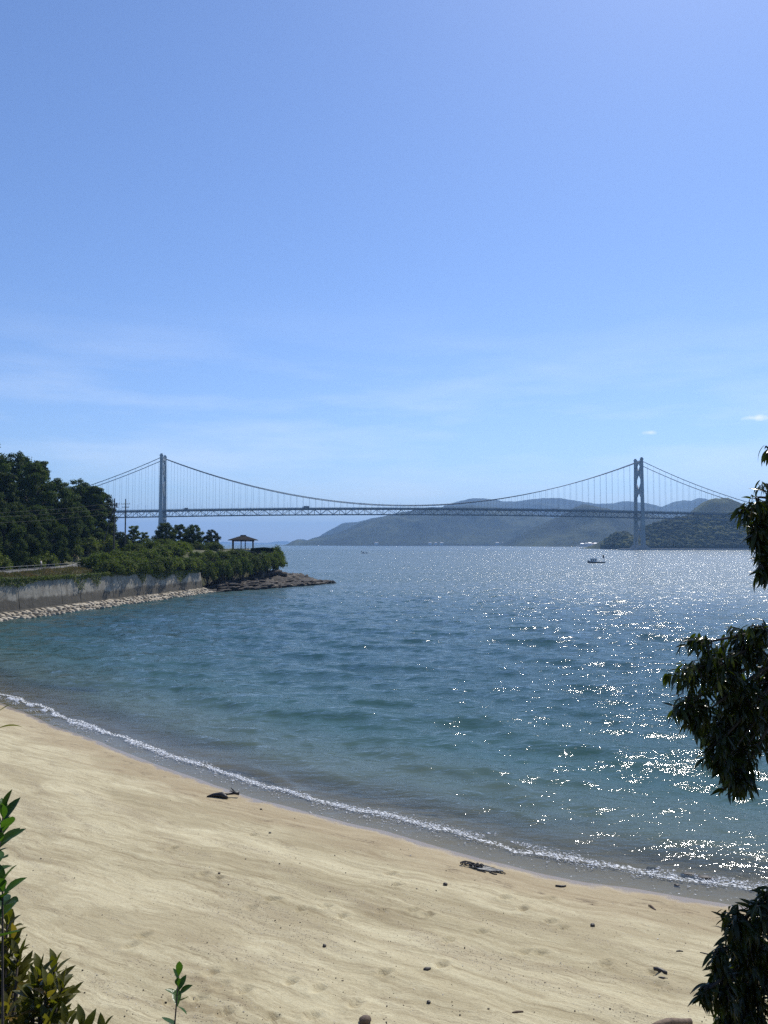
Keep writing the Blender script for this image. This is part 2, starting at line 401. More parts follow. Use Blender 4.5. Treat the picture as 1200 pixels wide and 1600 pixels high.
me = mesh_np('sea', np.stack([X, Y, Z], -1), grid_faces(*X.shape), None, True); shore_uv(me, X*1.12, np.clip(SD, -30, 5))
dep = me.attributes.new('depth', 'FLOAT', 'POINT'); dep.data.foreach_set('value', np.clip(-beach_z(X, Y, np.clip(SD, -14, 5)) + Z, 0, 3).ravel().astype(np.float32))
t = NT('sea_water')
P = t.pos()
d = t.attr('depth').outputs['Fac']
uv = t.n('UVMap', uv_map='shore').outputs[0]; sx = t.n('SeparateXYZ'); t.l(uv, sx.inputs[0]); sdn = sx.outputs[1]
w1 = t.noise(t.mapping(P, (.22, .42, 1), (0, 0, R(6))), 1., 3, .55)
w2 = t.noise(t.mapping(P, (.9, 1.7, 1), (0, 0, R(-8))), 1., 4, .62)
gust = t.noise(t.mapping(P, (.006, .028, 1)), 1., 4, .65)            # patches of rougher and calmer water
gain = t.maprange(gust, .3, .7, .7, 1.25)
hh = t.math('ADD', t.math('MULTIPLY', w1, .24), t.math('MULTIPLY', w2, .13))
calm = t.maprange(sdn, -.3, -5, .22, 1, True)
hh = t.math('MULTIPLY', t.math('MULTIPLY', hh, gain), calm)
nb = t.bump(hh, 1., 1.)
# ripple slopes too fine for the mesh, steeper out in the wind
sp = t.n('SeparateXYZ'); t.l(P, sp.inputs[0])
far = t.maprange(sp.outputs[1], 28, 200, 0, 1, True)
def slopes(sc, rot, det):
    x = t.n('TexNoise'); x.inputs['Scale'].default_value = 1; x.inputs['Detail'].default_value = det; x.inputs['Roughness'].default_value = .6
    t.l(t.mapping(P, sc, (0, 0, rot)), x.inputs['Vector'])
    v = t.n('VectorMath', operation='SUBTRACT'); t.l(x.outputs['Color'], v.inputs[0]); v.inputs[1].default_value = (.5, .5, .5)
    m = t.n('VectorMath', operation='MULTIPLY'); t.l(v.outputs[0], m.inputs[0]); m.inputs[1].default_value = (1, 1.25, 0); return m.outputs[0]
def vscale(v, f):
    m = t.n('VectorMath', operation='SCALE'); t.l(v, m.inputs[0])
    if isinstance(f, (int, float)): m.inputs['Scale'].default_value = f
    else: t.l(f, m.inputs['Scale'])
    return m.outputs[0]
s1 = vscale(slopes((4.0, 6.5, 1), R(10), 2), t.math('MULTIPLY', calm, t.math('MULTIPLY', gain, t.math('MULTIPLY', t.maprange(far, 0, 1, .19, .8), t.maprange(w1, .36, .62, .55, 1.35)))))
s2 = vscale(slopes((.55, 1.3, 1), R(-5), 3), t.math('MULTIPLY', gain, t.maprange(far, 0, 1, .12, 2.0)))
va = t.n('VectorMath', operation='ADD'); t.l(nb, va.inputs[0]); t.l(s1, va.inputs[1])
vb = t.n('VectorMath', operation='ADD'); t.l(va.outputs[0], vb.inputs[0]); t.l(s2, vb.inputs[1])
vn = t.n('VectorMath', operation='NORMALIZE'); t.l(vb.outputs[0], vn.inputs[0]); nrm = vn.outputs[0]
body = t.ramp(t.maprange(sdn, -1, -30), [(0, (.13, .122, .085)), (.14, (.088, .115, .088)), (.4, (.042, .092, .082)), (1, (.022, .066, .070))])
body = t.mix(t.maprange(gust, .4, .65, 0, .4), body, (.03, .075, .075))
df = t.n('BsdfDiffuse'); t.l(body, df.inputs[0])
tr = t.n('BsdfTransparent'); tr.inputs[0].default_value = (.86, .92, .90, 1)
m1 = t.n('MixShader'); t.l(t.maprange(d, 0.0, .42, .04, 1), m1.inputs[0]); t.l(tr.outputs[0], m1.inputs[1]); t.l(df.outputs[0], m1.inputs[2])
gl = t.n('BsdfGlossy'); t.l(t.maprange(far, 0, 1, .065, .20), gl.inputs['Roughness']); t.l(nrm, gl.inputs['Normal'])
fr = t.n('Fresnel'); fr.inputs[0].default_value = 1.33; t.l(nrm, fr.inputs['Normal'])
m2 = t.n('MixShader'); t.l(fr.outputs[0], m2.inputs[0]); t.l(m1.outputs[0], m2.inputs[1]); t.l(gl.outputs[0], m2.inputs[2])
# lace of foam where the little breaker runs out
fw = t.noise(t.mapping(uv, (.45, .2, 1)), 1, 3); fl = t.noise(t.mapping(uv, (7, 11, 1)), 1, 5, .7)
fb = t.math('ADD', sdn, t.maprange(fw, .3, .7, -.22, .22))
band = t.math('MULTIPLY', t.maprange(fb, -1.85, -1.5, 0, 1, True), t.maprange(fb, -1.15, -1.4, 0, 1, True))
thin = t.math('MULTIPLY', t.maprange(t.math('ABSOLUTE', t.math('ADD', sdn, t.maprange(fw, .35, .65, -.05, .75))), .09, .02), .55)
fm = t.math('GREATER_THAN', t.math('ADD', fl, t.math('MULTIPLY', t.math('MAXIMUM', band, thin), .22)), .735)
fd = t.n('BsdfDiffuse'); fd.inputs[0].default_value = (.78, .80, .80, 1)
m3 = t.n('MixShader'); t.l(t.math('MULTIPLY', fm, .85), m3.inputs[0]); t.l(m2.outputs[0], m3.inputs[1]); t.l(fd.outputs[0], m3.inputs[2])
M['sea'] = t.done(m3.outputs[0]); me.materials.append(M['sea'])
tag(ob('sea', me), kind='structure')
# flecks of foam on the breaker, heaped too finely to count
n = 13000; x = rng.uniform(-34, 14, n); cen = -1.45 - .018*(x + 5) + .22*fbm(x*.35, x*0, 3, 61)*2
s = cen + rng.normal(0, .13, n)*(1 + .8*sstep(-8, 8, x)) + rng.exponential(.12, n)*np.where(rng.random(n) < .3, 2.5, 0)
keep = vnoise(x*1.7, s*2.6, 8) + .5*vnoise(x*.45, x*0, 9) + .16*sstep(-14, 8, x) > .74; x, s = x[keep], s[keep]
sl_ = np.interp(x, _xs, _ds); y = shore_y(x) - s*np.sqrt(1 + sl_**2)
sdv = shore_sd(x, y); z = wave_z(x, y, sdv) + .006
dist = np.hypot(x, y); sz = rng.gamma(2.2, .0055, len(x))*(dist/32)**.5 + .006
oc = np.array([(1,0,0),(0,1,0),(-1,0,0),(0,-1,0),(0,0,.55),(0,0,-.4)])
V = oc[None]*sz[:, None, None]*np.stack([rng.uniform(.8, 2.4, len(x)), rng.uniform(.6, 1.2, len(x)), np.ones(len(x))], -1)[:, None, :]
V = V + np.stack([x, y, z], -1)[:, None, :]
F = np.array([(0,1,4),(1,2,4),(2,3,4),(3,0,4),(1,0,5),(2,1,5),(3,2,5),(0,3,5)])
M['foam'] = simple('sea_foam', (.82, .84, .84), .6, .05, 4)
tag(ob('foam', mesh_np('foam', V, (F[None] + 6*np.arange(len(x))[:, None, None]).reshape(-1, 3), M['foam'])), 'white line of foam flecks where the small breaker meets the sand', 'foam', kind='stuff')

# ------------------------------------------------------------------ headland
POLY = np.array([(-72, 55), (-66.5, 80), (-57.8, 108.6), (-54.2, 121.7), (-50.1, 139.7), (-41.8, 173.5), (-40.5, 180), (-35, 192), (-30.5, 203), (-28.6, 211), (-29.5, 219), (-34, 229), (-47, 246), (-75, 268), (-150, 300), (-280, 300), (-280, 55)], float)
def poly_di(x, y):
    x = np.asarray(x, float); y = np.asarray(y, float); best = np.full(np.broadcast(x, y).shape, 1e9); ins = np.zeros(best.shape, bool)
    for i in range(len(POLY)):
        ax, ay = POLY[i]; bx_, by_ = POLY[(i+1) % len(POLY)]
        tt = np.clip(((x-ax)*(bx_-ax)+(y-ay)*(by_-ay))/((bx_-ax)**2+(by_-ay)**2), 0, 1)
        best = np.minimum(best, np.hypot(x-ax-tt*(bx_-ax), y-ay-tt*(by_-ay)))
        if by_ != ay:
            c_ = (ay > y) != (by_ > y); ins ^= c_ & (x < (bx_-ax)*(y-ay)/(by_-ay)+ax)
    return np.where(ins, best, -best)
def road_x(y): return -61.6 - .9*sstep(140, 200, y) - 2*sstep(110, 80, y)
def road_z(y): return 6.25 + 2.3*sstep(148, 192, y)
def land_z(x, y):
    x = np.asarray(x, float); y = np.asarray(y, float); di = poly_di(x, y)
    z = 5.0 + 1.1*sstep(1, 6, di) - .25*sstep(140, 174, y)*(1 - sstep(0, 4, di))
    z = z + 3.2*sstep(148, 176, y)*sstep(1, 9, di)
    z = z + 11*sstep(0, 30, -67 - x)*sstep(260, 215, y)
    z = z + .35*fbm(x*.2, y*.2, 3, 71)*2
    rd = np.abs(x - road_x(y)); k = sstep(5.2, 2.9, rd)*sstep(212, 200, y); z = z*(1-k) + road_z(y)*k
    e = np.where(y > 176, 5.0, .7)
    return -2.0 + (z + 2.0)*sstep(-.05, 1, di/e)
gx = spaced(-230, -24, lambda x: .8 + .02*max(0, -75 - x)); gy = spaced(58, 290, lambda y: 1.0 + .02*max(0, y - 230)); X, Y = np.meshgrid(gx, gy)
t = NT('headland_ground'); n = t.noise(t.pos(), 1.2, 6, .65)
M['ground'] = t.done(t.principled(t.ramp(n, [(.32, (.035, .045, .018)), (.5, (.07, .075, .03)), (.68, (.13, .105, .06))]), .95, t.bump(n, .15)))
tag(ob('headland', mesh_np('headland', np.stack([X, Y, land_z(X, Y)], -1), grid_faces(*X.shape), M['ground'], True)), kind='structure')
# road with edge lines
ry = np.arange(70, 203, 1.5); mb = MB()
rv = [((road_x(y)+o), y, road_z(y)+.03) for y in ry for o in (-2.6, 2.6)]
tag(ob('road', mesh_np('road', rv, grid_faces(len(ry), 2), M['asphalt'], True)), kind='structure')
M['line_white'] = simple('road_line_paint', (.7, .7, .66), .7, .15, 2)
for o in (-2.3, 2.2):
    rv = [((road_x(y)+o+q), y, road_z(y)+.036) for y in ry for q in (0, .14)]
    l = tag(ob('road_marking', mesh_np('road_marking', rv, grid_faces(len(ry), 2), M['line_white'])), kind='structure')

# ------------------------------------------------------------------ hills across the water
def hillmat(name, a, b, c, s1, s2):
    t = NT(name); P = t.pos()
    n1 = t.noise(P, s1, 5, .6); n2 = t.noise(P, s2, 4, .7)
    col = t.ramp(t.math('ADD', t.math('MULTIPLY', n1, .55), t.math('MULTIPLY', n2, .45)), [(.40, a), (.5, b), (.60, c)])
    return t.done(t.principled(col, .9, None, 0, .1))
M['hill'] = hillmat('forested_hill', (.007, .014, .006), (.018, .029, .011), (.055, .066, .026), .0035, .05)
M['hill_near'] = hillmat('forested_near_hill', (.009, .017, .005), (.025, .037, .009), (.080, .088, .022), .012, .09)
def hill(pts, D, wf, wb, res, crown=0, ch=0, amp=.25, seed=0, mat='hill', name='hill'):
    px = np.array([p[0] for p in pts], float); py = np.array([p[1] for p in pts], float)
    xr = (px - 600)/1200*D; zr = np.maximum(EYE + (848.5 - py)/1200*D, -2)
    gx = np.arange(xr[0] - res, xr[-1] + res*2, res); gy = np.arange(D - wf, D + wb, res*1.2)
    X, Y = np.meshgrid(gx, gy); ridge = np.interp(X, xr, zr, left=-6, right=-6)
    k = np.where(Y < D, sstep(-.05, 1.0, (Y - D + wf)/wf)**.85, sstep(1.05, 0, (Y - D)/wb))
    L = wf*.55
    rid = 1 - 2*np.abs(fbm(X/L, Y/L*.55, 4, seed)*1.6)                       # spurs and gullies
    z = ridge*k*(1 + amp*(rid - .75)*4*k*(1 - k) ) + amp*.28*ridge*fbm(X/L*2.5, Y/L*2, 3, seed+3)*(1-k*.7)*k*2
    if crown:
        dd, cc = worley(X/crown, Y/crown, seed); z = z + ch*(np.sqrt(np.clip(1 - dd*dd*1.3, 0, 1)) + .5*cc)*sstep(2, 8, ridge*k)
    z = np.where(ridge*k < .5, -3, z)
    return tag(ob(name, mesh_np(name, np.stack([X, Y, z], -1), grid_faces(*X.shape), M[mat], True)), kind='structure')
# far ridges
hill([(680,851),(690,795),(713,787),(735,781),(747,781),(767,783),(783,786),(803,786),(823,783),(850,780),(872,781),(910,788),(933,790),(955,789),(977,785),(992,788),(1010,795),(1025,797),(1044,790),(1063,783),(1077,787),(1092,780.5),(1102,786),(1125,792),(1160,798),(1230,805),(1300,851)], 5600, 1500, 900, 30, 42, 9, .35, 2)
hill([(495,851),(505,838),(520,829),(535,820),(545,818.5),(560,818),(580,812),(640,806),(720,851)], 5200, 900, 700, 28, 38, 8, .3, 3)
hill([(340,850),(350,846.5),(365,847.5),(420,848.3),(432,846),(446,845.2),(458,848),(462,850)], 13500, 900, 700, 60, 0, 0, .2, 4, name='island')
# the long hill in the middle
hill([(455,851),(463,848.5),(467,844.8),(473,844.2),(479,848),(490,842.5),(500,840),(520,836.5),(540,830),(556,822),(575,814),(600,808),(625,802),(660,797),(700,793),(740,792),(790,797),(830,803),(870,815),(900,830),(930,851)], 3700, 480, 700, 12, 17, 5, .45, 6)
# the closer wooded hill right of it
hill([(792,853),(800,850),(813,840),(833,828),(857,817),(880,806),(900,795),(915,790),(935,795),(960,800),(1000,803),(1040,812),(1080,830),(1110,852)], 2750, 330, 500, 9, 13, 5, .45, 8)
# dome behind the right side span
hill([(1060,853),(1075,820),(1090,801),(1103,787.5),(1113,783),(1133,781.5),(1147,788),(1168,798),(1200,806),(1260,815),(1320,853)], 1950, 260, 300, 6, 11, 4.5, .25, 9, 'hill_near')
near_pts = [(940,859),(950,855),(958,846),(966,838),(976,836),(984,843),(992,846),(1003,842),(1014,833),(1026,822),(1045,817),(1070,813),(1100,808),(1140,806),(1190,804),(1260,806),(1340,858)]
hillC = hill(near_pts, 1385, 105, 250, 5, 0, 0, .2, 12, 'hill_near')
# its wood: lumpy crowns that read as one mass
def ico(sub):
    import bmesh
    b = bmesh.new(); bmesh.ops.create_icosphere(b, subdivisions=sub, radius=1)
    v = np.array([p.co[:] for p in b.verts]); f = np.array([[q.index for q in p.verts] for p in b.faces]); b.free(); return v, f
iv, jf = ico(3)
cv = np.array([p.co[:] for p in hillC.data.vertices]); ok = (cv[:, 2] > 2.2) & (cv[:, 1] < 1420) & (cv[:, 0] < 760)
cv = cv[ok]; pick = rng.choice(len(cv), 1500, replace=False)
vs, fs = [], []
for j, q in enumerate(cv[pick]):
    r = rng.uniform(3.2, 6.0); sc = np.array([1, 1, rng.uniform(.75, 1.15)])*r
    ph = rng.uniform(0, 50, 3)
    u = iv*3.2 + ph; nn = vnoise(u[:, 0] + u[:, 2]*.7, u[:, 1] + u[:, 2]*.9, j)
    nn2 = vnoise(u[:, 0]*2.3 + u[:, 2]*1.7, u[:, 1]*2.3 - u[:, 2]*1.9, j+7)
    vs.append(iv*sc*(.68 + .42*nn + .28*nn2)[:, None] + q + np.array([rng.uniform(-2, 2), rng.uniform(-2, 2), r*.35])); fs.append(jf + j*len(iv))
tag(ob('wood', mesh_np('wood', np.concatenate(vs), np.concatenate(fs), M['hill_near'], False)), 'dark green wood covering the near hill behind the right bridge tower', 'wood', kind='stuff')
# ------------------------------------------------------------------ suspension bridge (770 m main span, 250 m side spans)
BL = Vector((-347.5, 1195, 0)); BR = Vector((420.5, 1249, 0)); SPAN = (BR - BL).length
BU = (BR - BL).normalized(); BN = Vector((-BU.y, BU.x, 0)); BMID = (BL + BR)/2; HALF = SPAN/2; SIDE = 252; LAT = 26
def bp(s, n, z): p = BMID + BU*s + BN*n; return (p.x, p.y, z)      # s along the bridge from midspan, n across it away from us
def deck_z(s): a = abs(s); return 66.6 - 4.3*(min(a, HALF)/HALF)**2 - max(0, a - HALF)*.020
TOPZ = 145.0
def cable_z(s):
    a = abs(s)
    if a <= HALF: m = deck_z(0) + 4.6; return m + (TOPZ - m)*(a/HALF)**2
    q = (a - HALF)/SIDE; e = deck_z(HALF + SIDE) + 3; return TOPZ + (e - TOPZ)*q - 4*8.5*q*(1 - q)
bridge = empty('suspension_bridge', tuple(BMID), 0, 'long grey suspension bridge with two towers spanning the strait', 'bridge')
bridge_inv = Matrix.Translation(-BMID)
def bbuild(mb, name, mat, parent=bridge, smooth=False):
    mb.v = [(x - BMID.x, y - BMID.y, z) for x, y, z in mb.v]; return mb.build(name, M[mat], parent, smooth)
for ss in (-1, 1):
    s0 = ss*HALF
    for n0, lean in ((0, -1), (LAT, 1)):
        mb = MB(); rings = []
        for z, wu, wn, out_ in ((3, 7.4, 5.6, 2.2), (30, 6.4, 5.2, 1.7), (66, 5.4, 4.6, 1.1), (110, 4.8, 4.2, .5), (147, 4.4, 3.9, 0), (147.1, 5.2, 4.7, 0), (149.0, 5.2, 4.7, 0), (149.1, 3.6, 3.2, 0), (151.0, 2.8, 2.6, 0)):
            c0 = n0 + lean*out_
            rings.append([bp(s0 + a*wu/2, c0 + b*wn/2, z) for a, b in ((-1,-.6),(-.7,-1),(.7,-1),(1,-.6),(1,.6),(.7,1),(-.7,1),(-1,.6))])
        bbuild(mb.loft(rings), 'tower_leg', 'steel')
    def inner(z): k = np.interp(z, [3, 30, 66, 110, 147], [2.2, 1.7, 1.1, .5, 0]); return -k, LAT + k
    for z0, z1 in ((141.5, 111.5), (111.5, 81.5), (50, 8)):           # cross bracing, each arm its own piece
        a0, a1 = inner(z0); b0, b1 = inner(z1)
        for (na, nb, off) in ((a0, b1, -.8), (a1, b0, .8)):
            mb = MB(); mb.bar(bp(s0+off*.02, na, z0), bp(s0+off*.02, nb, z1), 2.5, 2.0, up=tuple(BU)); bbuild(mb, 'cross_brace', 'steel')
        mb = MB(); zc = (z0+z1)/2; ring = [(s0, LAT/2 + 3.4*math.cos(a), zc + 4.4*math.sin(a)) for a in np.linspace(0, 2*math.pi, 9)[:-1]]
        mb.loft([[bp(p[0]+o, p[1], p[2]) for p in ring] for o in (-1.45, 1.45)]); bbuild(mb, 'gusset_plate', 'steel')
    mb = MB(); mb.bar(bp(s0, 0, 143.6), bp(s0, LAT, 143.6), 3.4, 5.0)
    for k in (0, 1):                                                  # haunches under the top beam
        n_a = 1.5 if k == 0 else LAT-1.5; n_b = 9 if k == 0 else LAT-9
        mb.loft([[bp(s0+o, n_a, 141.2), bp(s0+o, n_b, 141.2), bp(s0+o, n_a, 131)] for o in (-1.3, 1.3)])
    bbuild(mb, 'top_beam', 'steel')
    mb = MB(); zz = deck_z(HALF) - 12.8; mb.bar(bp(s0, -1, zz), bp(s0, LAT+1, zz), 5, 3.6); bbuild(mb, 'deck_beam', 'steel')
    mb = MB(); mb.loft([[bp(s0 + a*w_, LAT/2 + b*d_, z) for a, b in ((-1,-1),(1,-1),(1,1),(-1,1))] for z, w_, d_ in ((-8, 9, 23), (3.0, 9, 23), (3.01, 7.5, 21.5), (4.6, 7.5, 21.5))])
    bbuild(mb, 'pier', 'concrete')
    for n0 in (0, LAT):
        mb = MB(); mb.loft([[bp(s0 + a*w_, n0 + b*w_, z) for a, b in ((-1,-1),(1,-1),(1,1),(-1,1))] for z, w_ in ((4.6, 6), (7.5, 5.2))]); bbuild(mb, 'plinth', 'concrete')
    # anchorage at the far end of the side span
    s1 = ss*(HALF + SIDE + 14); mb = MB(); mb.loft([[bp(s1 + a*w_, LAT/2 + b*22, z) for a, b in ((-1,-1),(1,-1),(1,1),(-1,1))] for z, w_ in ((-4, 26), (30, 22), (54, 16))]); bbuild(mb, 'anchorage', 'concrete')
# cables and hangers
for n0 in (0, LAT):
    segs = [np.linspace(-HALF - SIDE, -HALF, 26), np.linspace(-HALF, HALF, 90), np.linspace(HALF, HALF + SIDE, 26)]
    for sg in segs:
        mb = MB(); mb.tube([bp(s, n0, cable_z(s)) for s in sg], .55, 6); bbuild(mb, 'main_cable', 'steel_dark', smooth=True)
hm = MB().tube([(0, 0, 0), (0, 0, 1)], .13, 5).mesh('hanger', M['steel'])
for n0 in (0, LAT):
    for s in list(np.arange(-HALF - 240, -HALF - 5, 10.0)) + list(np.arange(-HALF + 10, HALF - 5, 10.0)) + list(np.arange(HALF + 10, HALF + 242, 10.0)):
        zt, zb = cable_z(s), deck_z(s)
        if zt - zb < 1.5: continue
        h = ob('hanger', hm, bridge, Vector(bp(s, n0, zb)) - BMID); h.scale = (1, 1, zt - zb)
# stiffening truss, roadway and walkway
E = HALF + SIDE + 30; st = np.arange(-E, E + 1, 10.0)
for n0 in (0, LAT):
    mb = MB()
    for a, b in zip(st[:-1], st[1:]): mb.bar(bp(a, n0, deck_z(a) - 1.0), bp(b, n0, deck_z(b) - 1.0), .9, 1.0)
    bbuild(mb, 'top_chord', 'steel_dark'); mb = MB()
    for a, b in zip(st[:-1], st[1:]): mb.bar(bp(a, n0, deck_z(a) - 10.0), bp(b, n0, deck_z(b) - 10.0), .9, 1.0)
    bbuild(mb, 'bottom_chord', 'steel_dark'); mb = MB()
    for k, (a, b) in enumerate(zip(st[:-1], st[1:])):
        mb.bar(bp(a, n0, deck_z(a) - 9.6), bp(a, n0, deck_z(a) - 1.4), .5, .5)
        za, zb = (-9.6, -1.4) if k % 2 else (-1.4, -9.6)
        mb.bar(bp(a, n0+.02, deck_z(a) + za), bp(b, n0+.02, deck_z(b) + zb), .6, .6)
    tag(bbuild(mb, 'truss_web', 'steel_dark'), kind='stuff')
    mb = MB(); o = -.6 if n0 == 0 else .6
    for a, b in zip(st[:-1], st[1:]):
        for dz in (.75, 1.35): mb.bar(bp(a, n0+o, deck_z(a)+dz), bp(b, n0+o, deck_z(b)+dz), .18, .22)
        for q in (0, .5): s = a + (b-a)*q; mb.bar(bp(s, n0+o, deck_z(s)), bp(s, n0+o, deck_z(s)+1.4), .14, .14)
    tag(bbuild(mb, 'railing', 'steel_dark'), kind='stuff')
mb = MB()
for a, b in zip(st[:-1], st[1:]): mb.bar(bp(a, LAT/2, deck_z(a)-.2), bp(b, LAT/2, deck_z(b)-.2), LAT+1.0, .55)
bbuild(mb, 'roadway', 'asphalt'); mb = MB()
for n0 in (-.75, LAT+.75):
    for a, b in zip(st[:-1], st[1:]): mb.bar(bp(a, n0, deck_z(a)-.75), bp(b, n0, deck_z(b)-.75), .25, 2.3)
bbuild(mb, 'fascia_girder', 'steel_dark'); mb = MB()
for a, b in zip(st[:-1], st[1:]): mb.bar(bp(a, LAT/2, deck_z(a)-9.3), bp(b, LAT/2, deck_z(b)-9.3), 8, .3)
bbuild(mb, 'walkway', 'steel_dark'); mb = MB()
for a in st:
    mb.bar(bp(a, .5, deck_z(a)-1.6), bp(a, LAT-.5, deck_z(a)-1.6), .7, 1.6); mb.bar(bp(a, .5, deck_z(a)-10), bp(a, LAT-.5, deck_z(a)-10), .5, .7)
tag(bbuild(mb, 'cross_beams', 'steel_dark'), kind='stuff')
lm = MB().tube([(0,0,0),(0,0,8.2),(0,.35,9.1),(0,1.6,9.5)], [.13,.10,.08,.07], 5).box((-.16,1.4,9.38),(.16,2.5,9.54)).mesh('lamp_post', M['steel'])
for i, s in enumerate(np.arange(-HALF - 210, HALF + 220, 29.0)):
    for n0, rz in ((.6, 0), (LAT-.6, math.pi)):
        if abs(abs(s) - HALF) < 8: continue
        l = ob('lamp_post', lm, bridge, Vector(bp(s + (0 if rz == 0 else 7), n0, deck_z(s)))-BMID); l.rotation_euler = (0, 0, rz + math.atan2(BU.y, BU.x))
# lorries on the deck
def lorry(s, n, label, body, length, h):
    t_ = empty('lorry', bp(s, n, deck_z(s)+.09), math.atan2(BU.y, BU.x), label, 'lorry')
    MB().loft([[(x0, -1.2, z), (x1, -1.2, z), (x1, 1.2, z), (x0, 1.2, z)] for z, x0, x1 in ((.55, -length/2, -length/2+2.1), (1.6, -length/2, -length/2+2.1), (2.7, -length/2+.35, -length/2+2.05))]).build('cab', M['white_paint'], t_)
    MB().box((-length/2+.1, -1.05, 1.62), (-length/2+.2, 1.05, 2.4)).build('windscreen', M['glass'], t_)
    MB().box((-length/2+2.3, -1.24, .95), (length/2, 1.24, h)).build('cargo_box', body, t_)
    MB().box((-length/2+.3, -.5, .6), (length/2-.1, .5, .94)).build('chassis', M['black'], t_)
    wm = MB().tube([(0, -.14, 0), (0, .14, 0)], .5, 10).mesh('wheel', M['black'])
    for x in (-length/2+1.1, length/2-2.6, length/2-1.3):
        for y in (-1.05, 1.05): ob('wheel', wm, t_, (x, y, .5))
p478 = (at(478, 790, 1215).x - BMID.x)/BU.x; p865 = (at(866, 792, 1245).x - BMID.x)/BU.x
M['box_grey'] = simple('grey_box_body', (.10, .11, .12), .5, .1, .3)
lorry(p478, 4.5, 'dark box lorry driving across the bridge left of midspan', M['box_grey'], 11, 3.7)
lorry(p865, 4.5, 'pale box lorry driving across the bridge toward the right tower', M['white_paint'], 12, 3.7)
lorry((at(290, 793, 1200).x - BMID.x)/BU.x, 4.5, 'small dark lorry on the bridge just right of the left tower', M['box_grey'], 7, 3.0)

# quay along the far shore under the right tower
q0 = at(1000, 858, 1243); mb = MB()
pts = [(972, 1246), (1040, 1240), (1120, 1236), (1230, 1232)]
mb.loft([[(at(px, 858, Y_).x, Y_+dy, z) for z, dy in ((-3, 0), (2.0, .6), (2.0, 26), (-3, 26))] for px, Y_ in pts])
qy = mb.build('quay', M['concrete']); tag(qy, 'low dark concrete quay on the far shore below the right tower', 'quay')
M['sand_far'] = simple('far_beach_sand', (.36, .31, .22), .9, .1, .2)
mb = MB(); mb.loft([[(at(px, 858, Y_).x, Y_+dy, z) for z, dy in ((-1, -6), (.3, -4), (1.2, 2), (-1, 2))] for px, Y_ in ((1060, 1236), (1140, 1232), (1240, 1229))]); tag(mb.build('shore', M['sand_far']), kind='structure')

# ------------------------------------------------------------------ boats
def hull(mb, L, B, H, z0=-.35):
    rings = []
    for x, bw, hz in ((-.5, .40, .80), (-.25, .5, .78), (.1, .5, .85), (.32, .36, 1.05), (.44, .17, 1.25), (.5, .03, 1.4)):
        rings.append([(x*L, -bw*B, hz*H), (x*L, -bw*B*.8, z0*.2), (x*L*.97, -bw*B*.3, z0), (x*L*.97, bw*B*.3, z0), (x*L, bw*B*.8, z0*.2), (x*L, bw*B, hz*H)])
    return mb.loft(rings)
def fishing_boat(px, py, L, rz, label, mast_at, cab=(-.2, .22), big=True, hullmat='dark_hull'):
    d = pix_dir(px, py); tt = -EYE/d.z; p = Vector((d.x*tt, d.y*tt, 0))
    b = empty('fishing_boat' if big else 'small_boat', p, rz, label, 'boat')
    B = L*.27; H = L*.085
    hull(MB(), L, B, H).build('hull', M[hullmat], b)
    mb = MB(); mb.loft([[(x*L, -bw*B*1.04, hz*H), (x*L, bw*B*1.04, hz*H), (x*L, bw*B*1.04, hz*H+.16), (x*L, -bw*B*1.04, hz*H+.16)] for x, bw, hz in ((-.5, .40, .80), (-.25, .5, .78), (.1, .5, .85), (.32, .36, 1.05), (.44, .17, 1.25), (.5, .04, 1.4))]); mb.build('gunwale', M['white_paint'], b)
    c0, c1 = cab[0]*L, cab[1]*L; hz = H + L*.15
    mb = MB(); mb.loft([[(c0, -B*.33, z), (c1+o, -B*.33, z), (c1+o, B*.33, z), (c0, B*.33, z)] for z, o in ((H*.7, 0), (hz, -L*.03))]); cb = mb.build('cabin', M['white_paint'], b)
    MB().box((c0-L*.03, -B*.4, hz+.003), (c1+L*.02, B*.4, hz+L*.035)).build('cabin_roof', M['white_paint'], b)
    for k in range(3 if big else 1):
        w0 = c0 + (c1-c0)*(.1+.33*k); w1 = w0 + (c1-c0)*(.14 if big else .5)
        for sgn in (-1, 1):
            MB().box((w0, sgn*B*.33-.02, H+L*.03), (w1, sgn*B*.33+.02, hz-L*.03)).build('window', M['glass'], cb)
    ms = MB().tube([(mast_at*L, 0, H*.6), (mast_at*L*1.02, 0, L*.45)], [.07, .045], 6).build('mast', M['black'], b)
    if big:
        MB().add([(mast_at*L, -.02, L*.24), (mast_at*L+.75, -.02, L*.30), (mast_at*L+.95, -.02, L*.46), (mast_at*L+.1, -.02, L*.44), (mast_at*L, .05, L*.24), (mast_at*L+.75, .05, L*.30), (mast_at*L+.95, .05, L*.46), (mast_at*L+.1, .05, L*.44)], [(0,1,2,3),(7,6,5,4),(0,4,5,1),(1,5,6,2),(2,6,7,3),(3,7,4,0)]).build('steadying_sail', M['black'], ms)
        MB().box((c1+L*.05, -B*.2, H*.8), (c1+L*.12, B*.2, H*.8+.7)).build('deck_box', M['metal_grey'], b)
        MB().tube([(c0+.6, 0, hz), (c0+.6, 0, hz+1.1)], .04, 5).build('antenna', M['metal_grey'], b)
    else:
        MB().add([(mast_at*L, -.02, L*.16), (mast_at*L+L*.12, -.02, L*.17), (mast_at*L+L*.06, -.02, L*.42), (mast_at*L, .05, L*.16), (mast_at*L+L*.12, .05, L*.17), (mast_at*L+L*.06, .05, L*.42)], [(0,1,2),(5,4,3),(0,3,4,1),(1,4,5,2),(2,5,3,0)]).build('steadying_sail', M['black'], ms)
fishing_boat(931.5, 879.5, 9.6, math.pi, 'white cabin fishing boat with dark hull and mast, nearest boat on the right', -.46, cab=(-.02, .36))
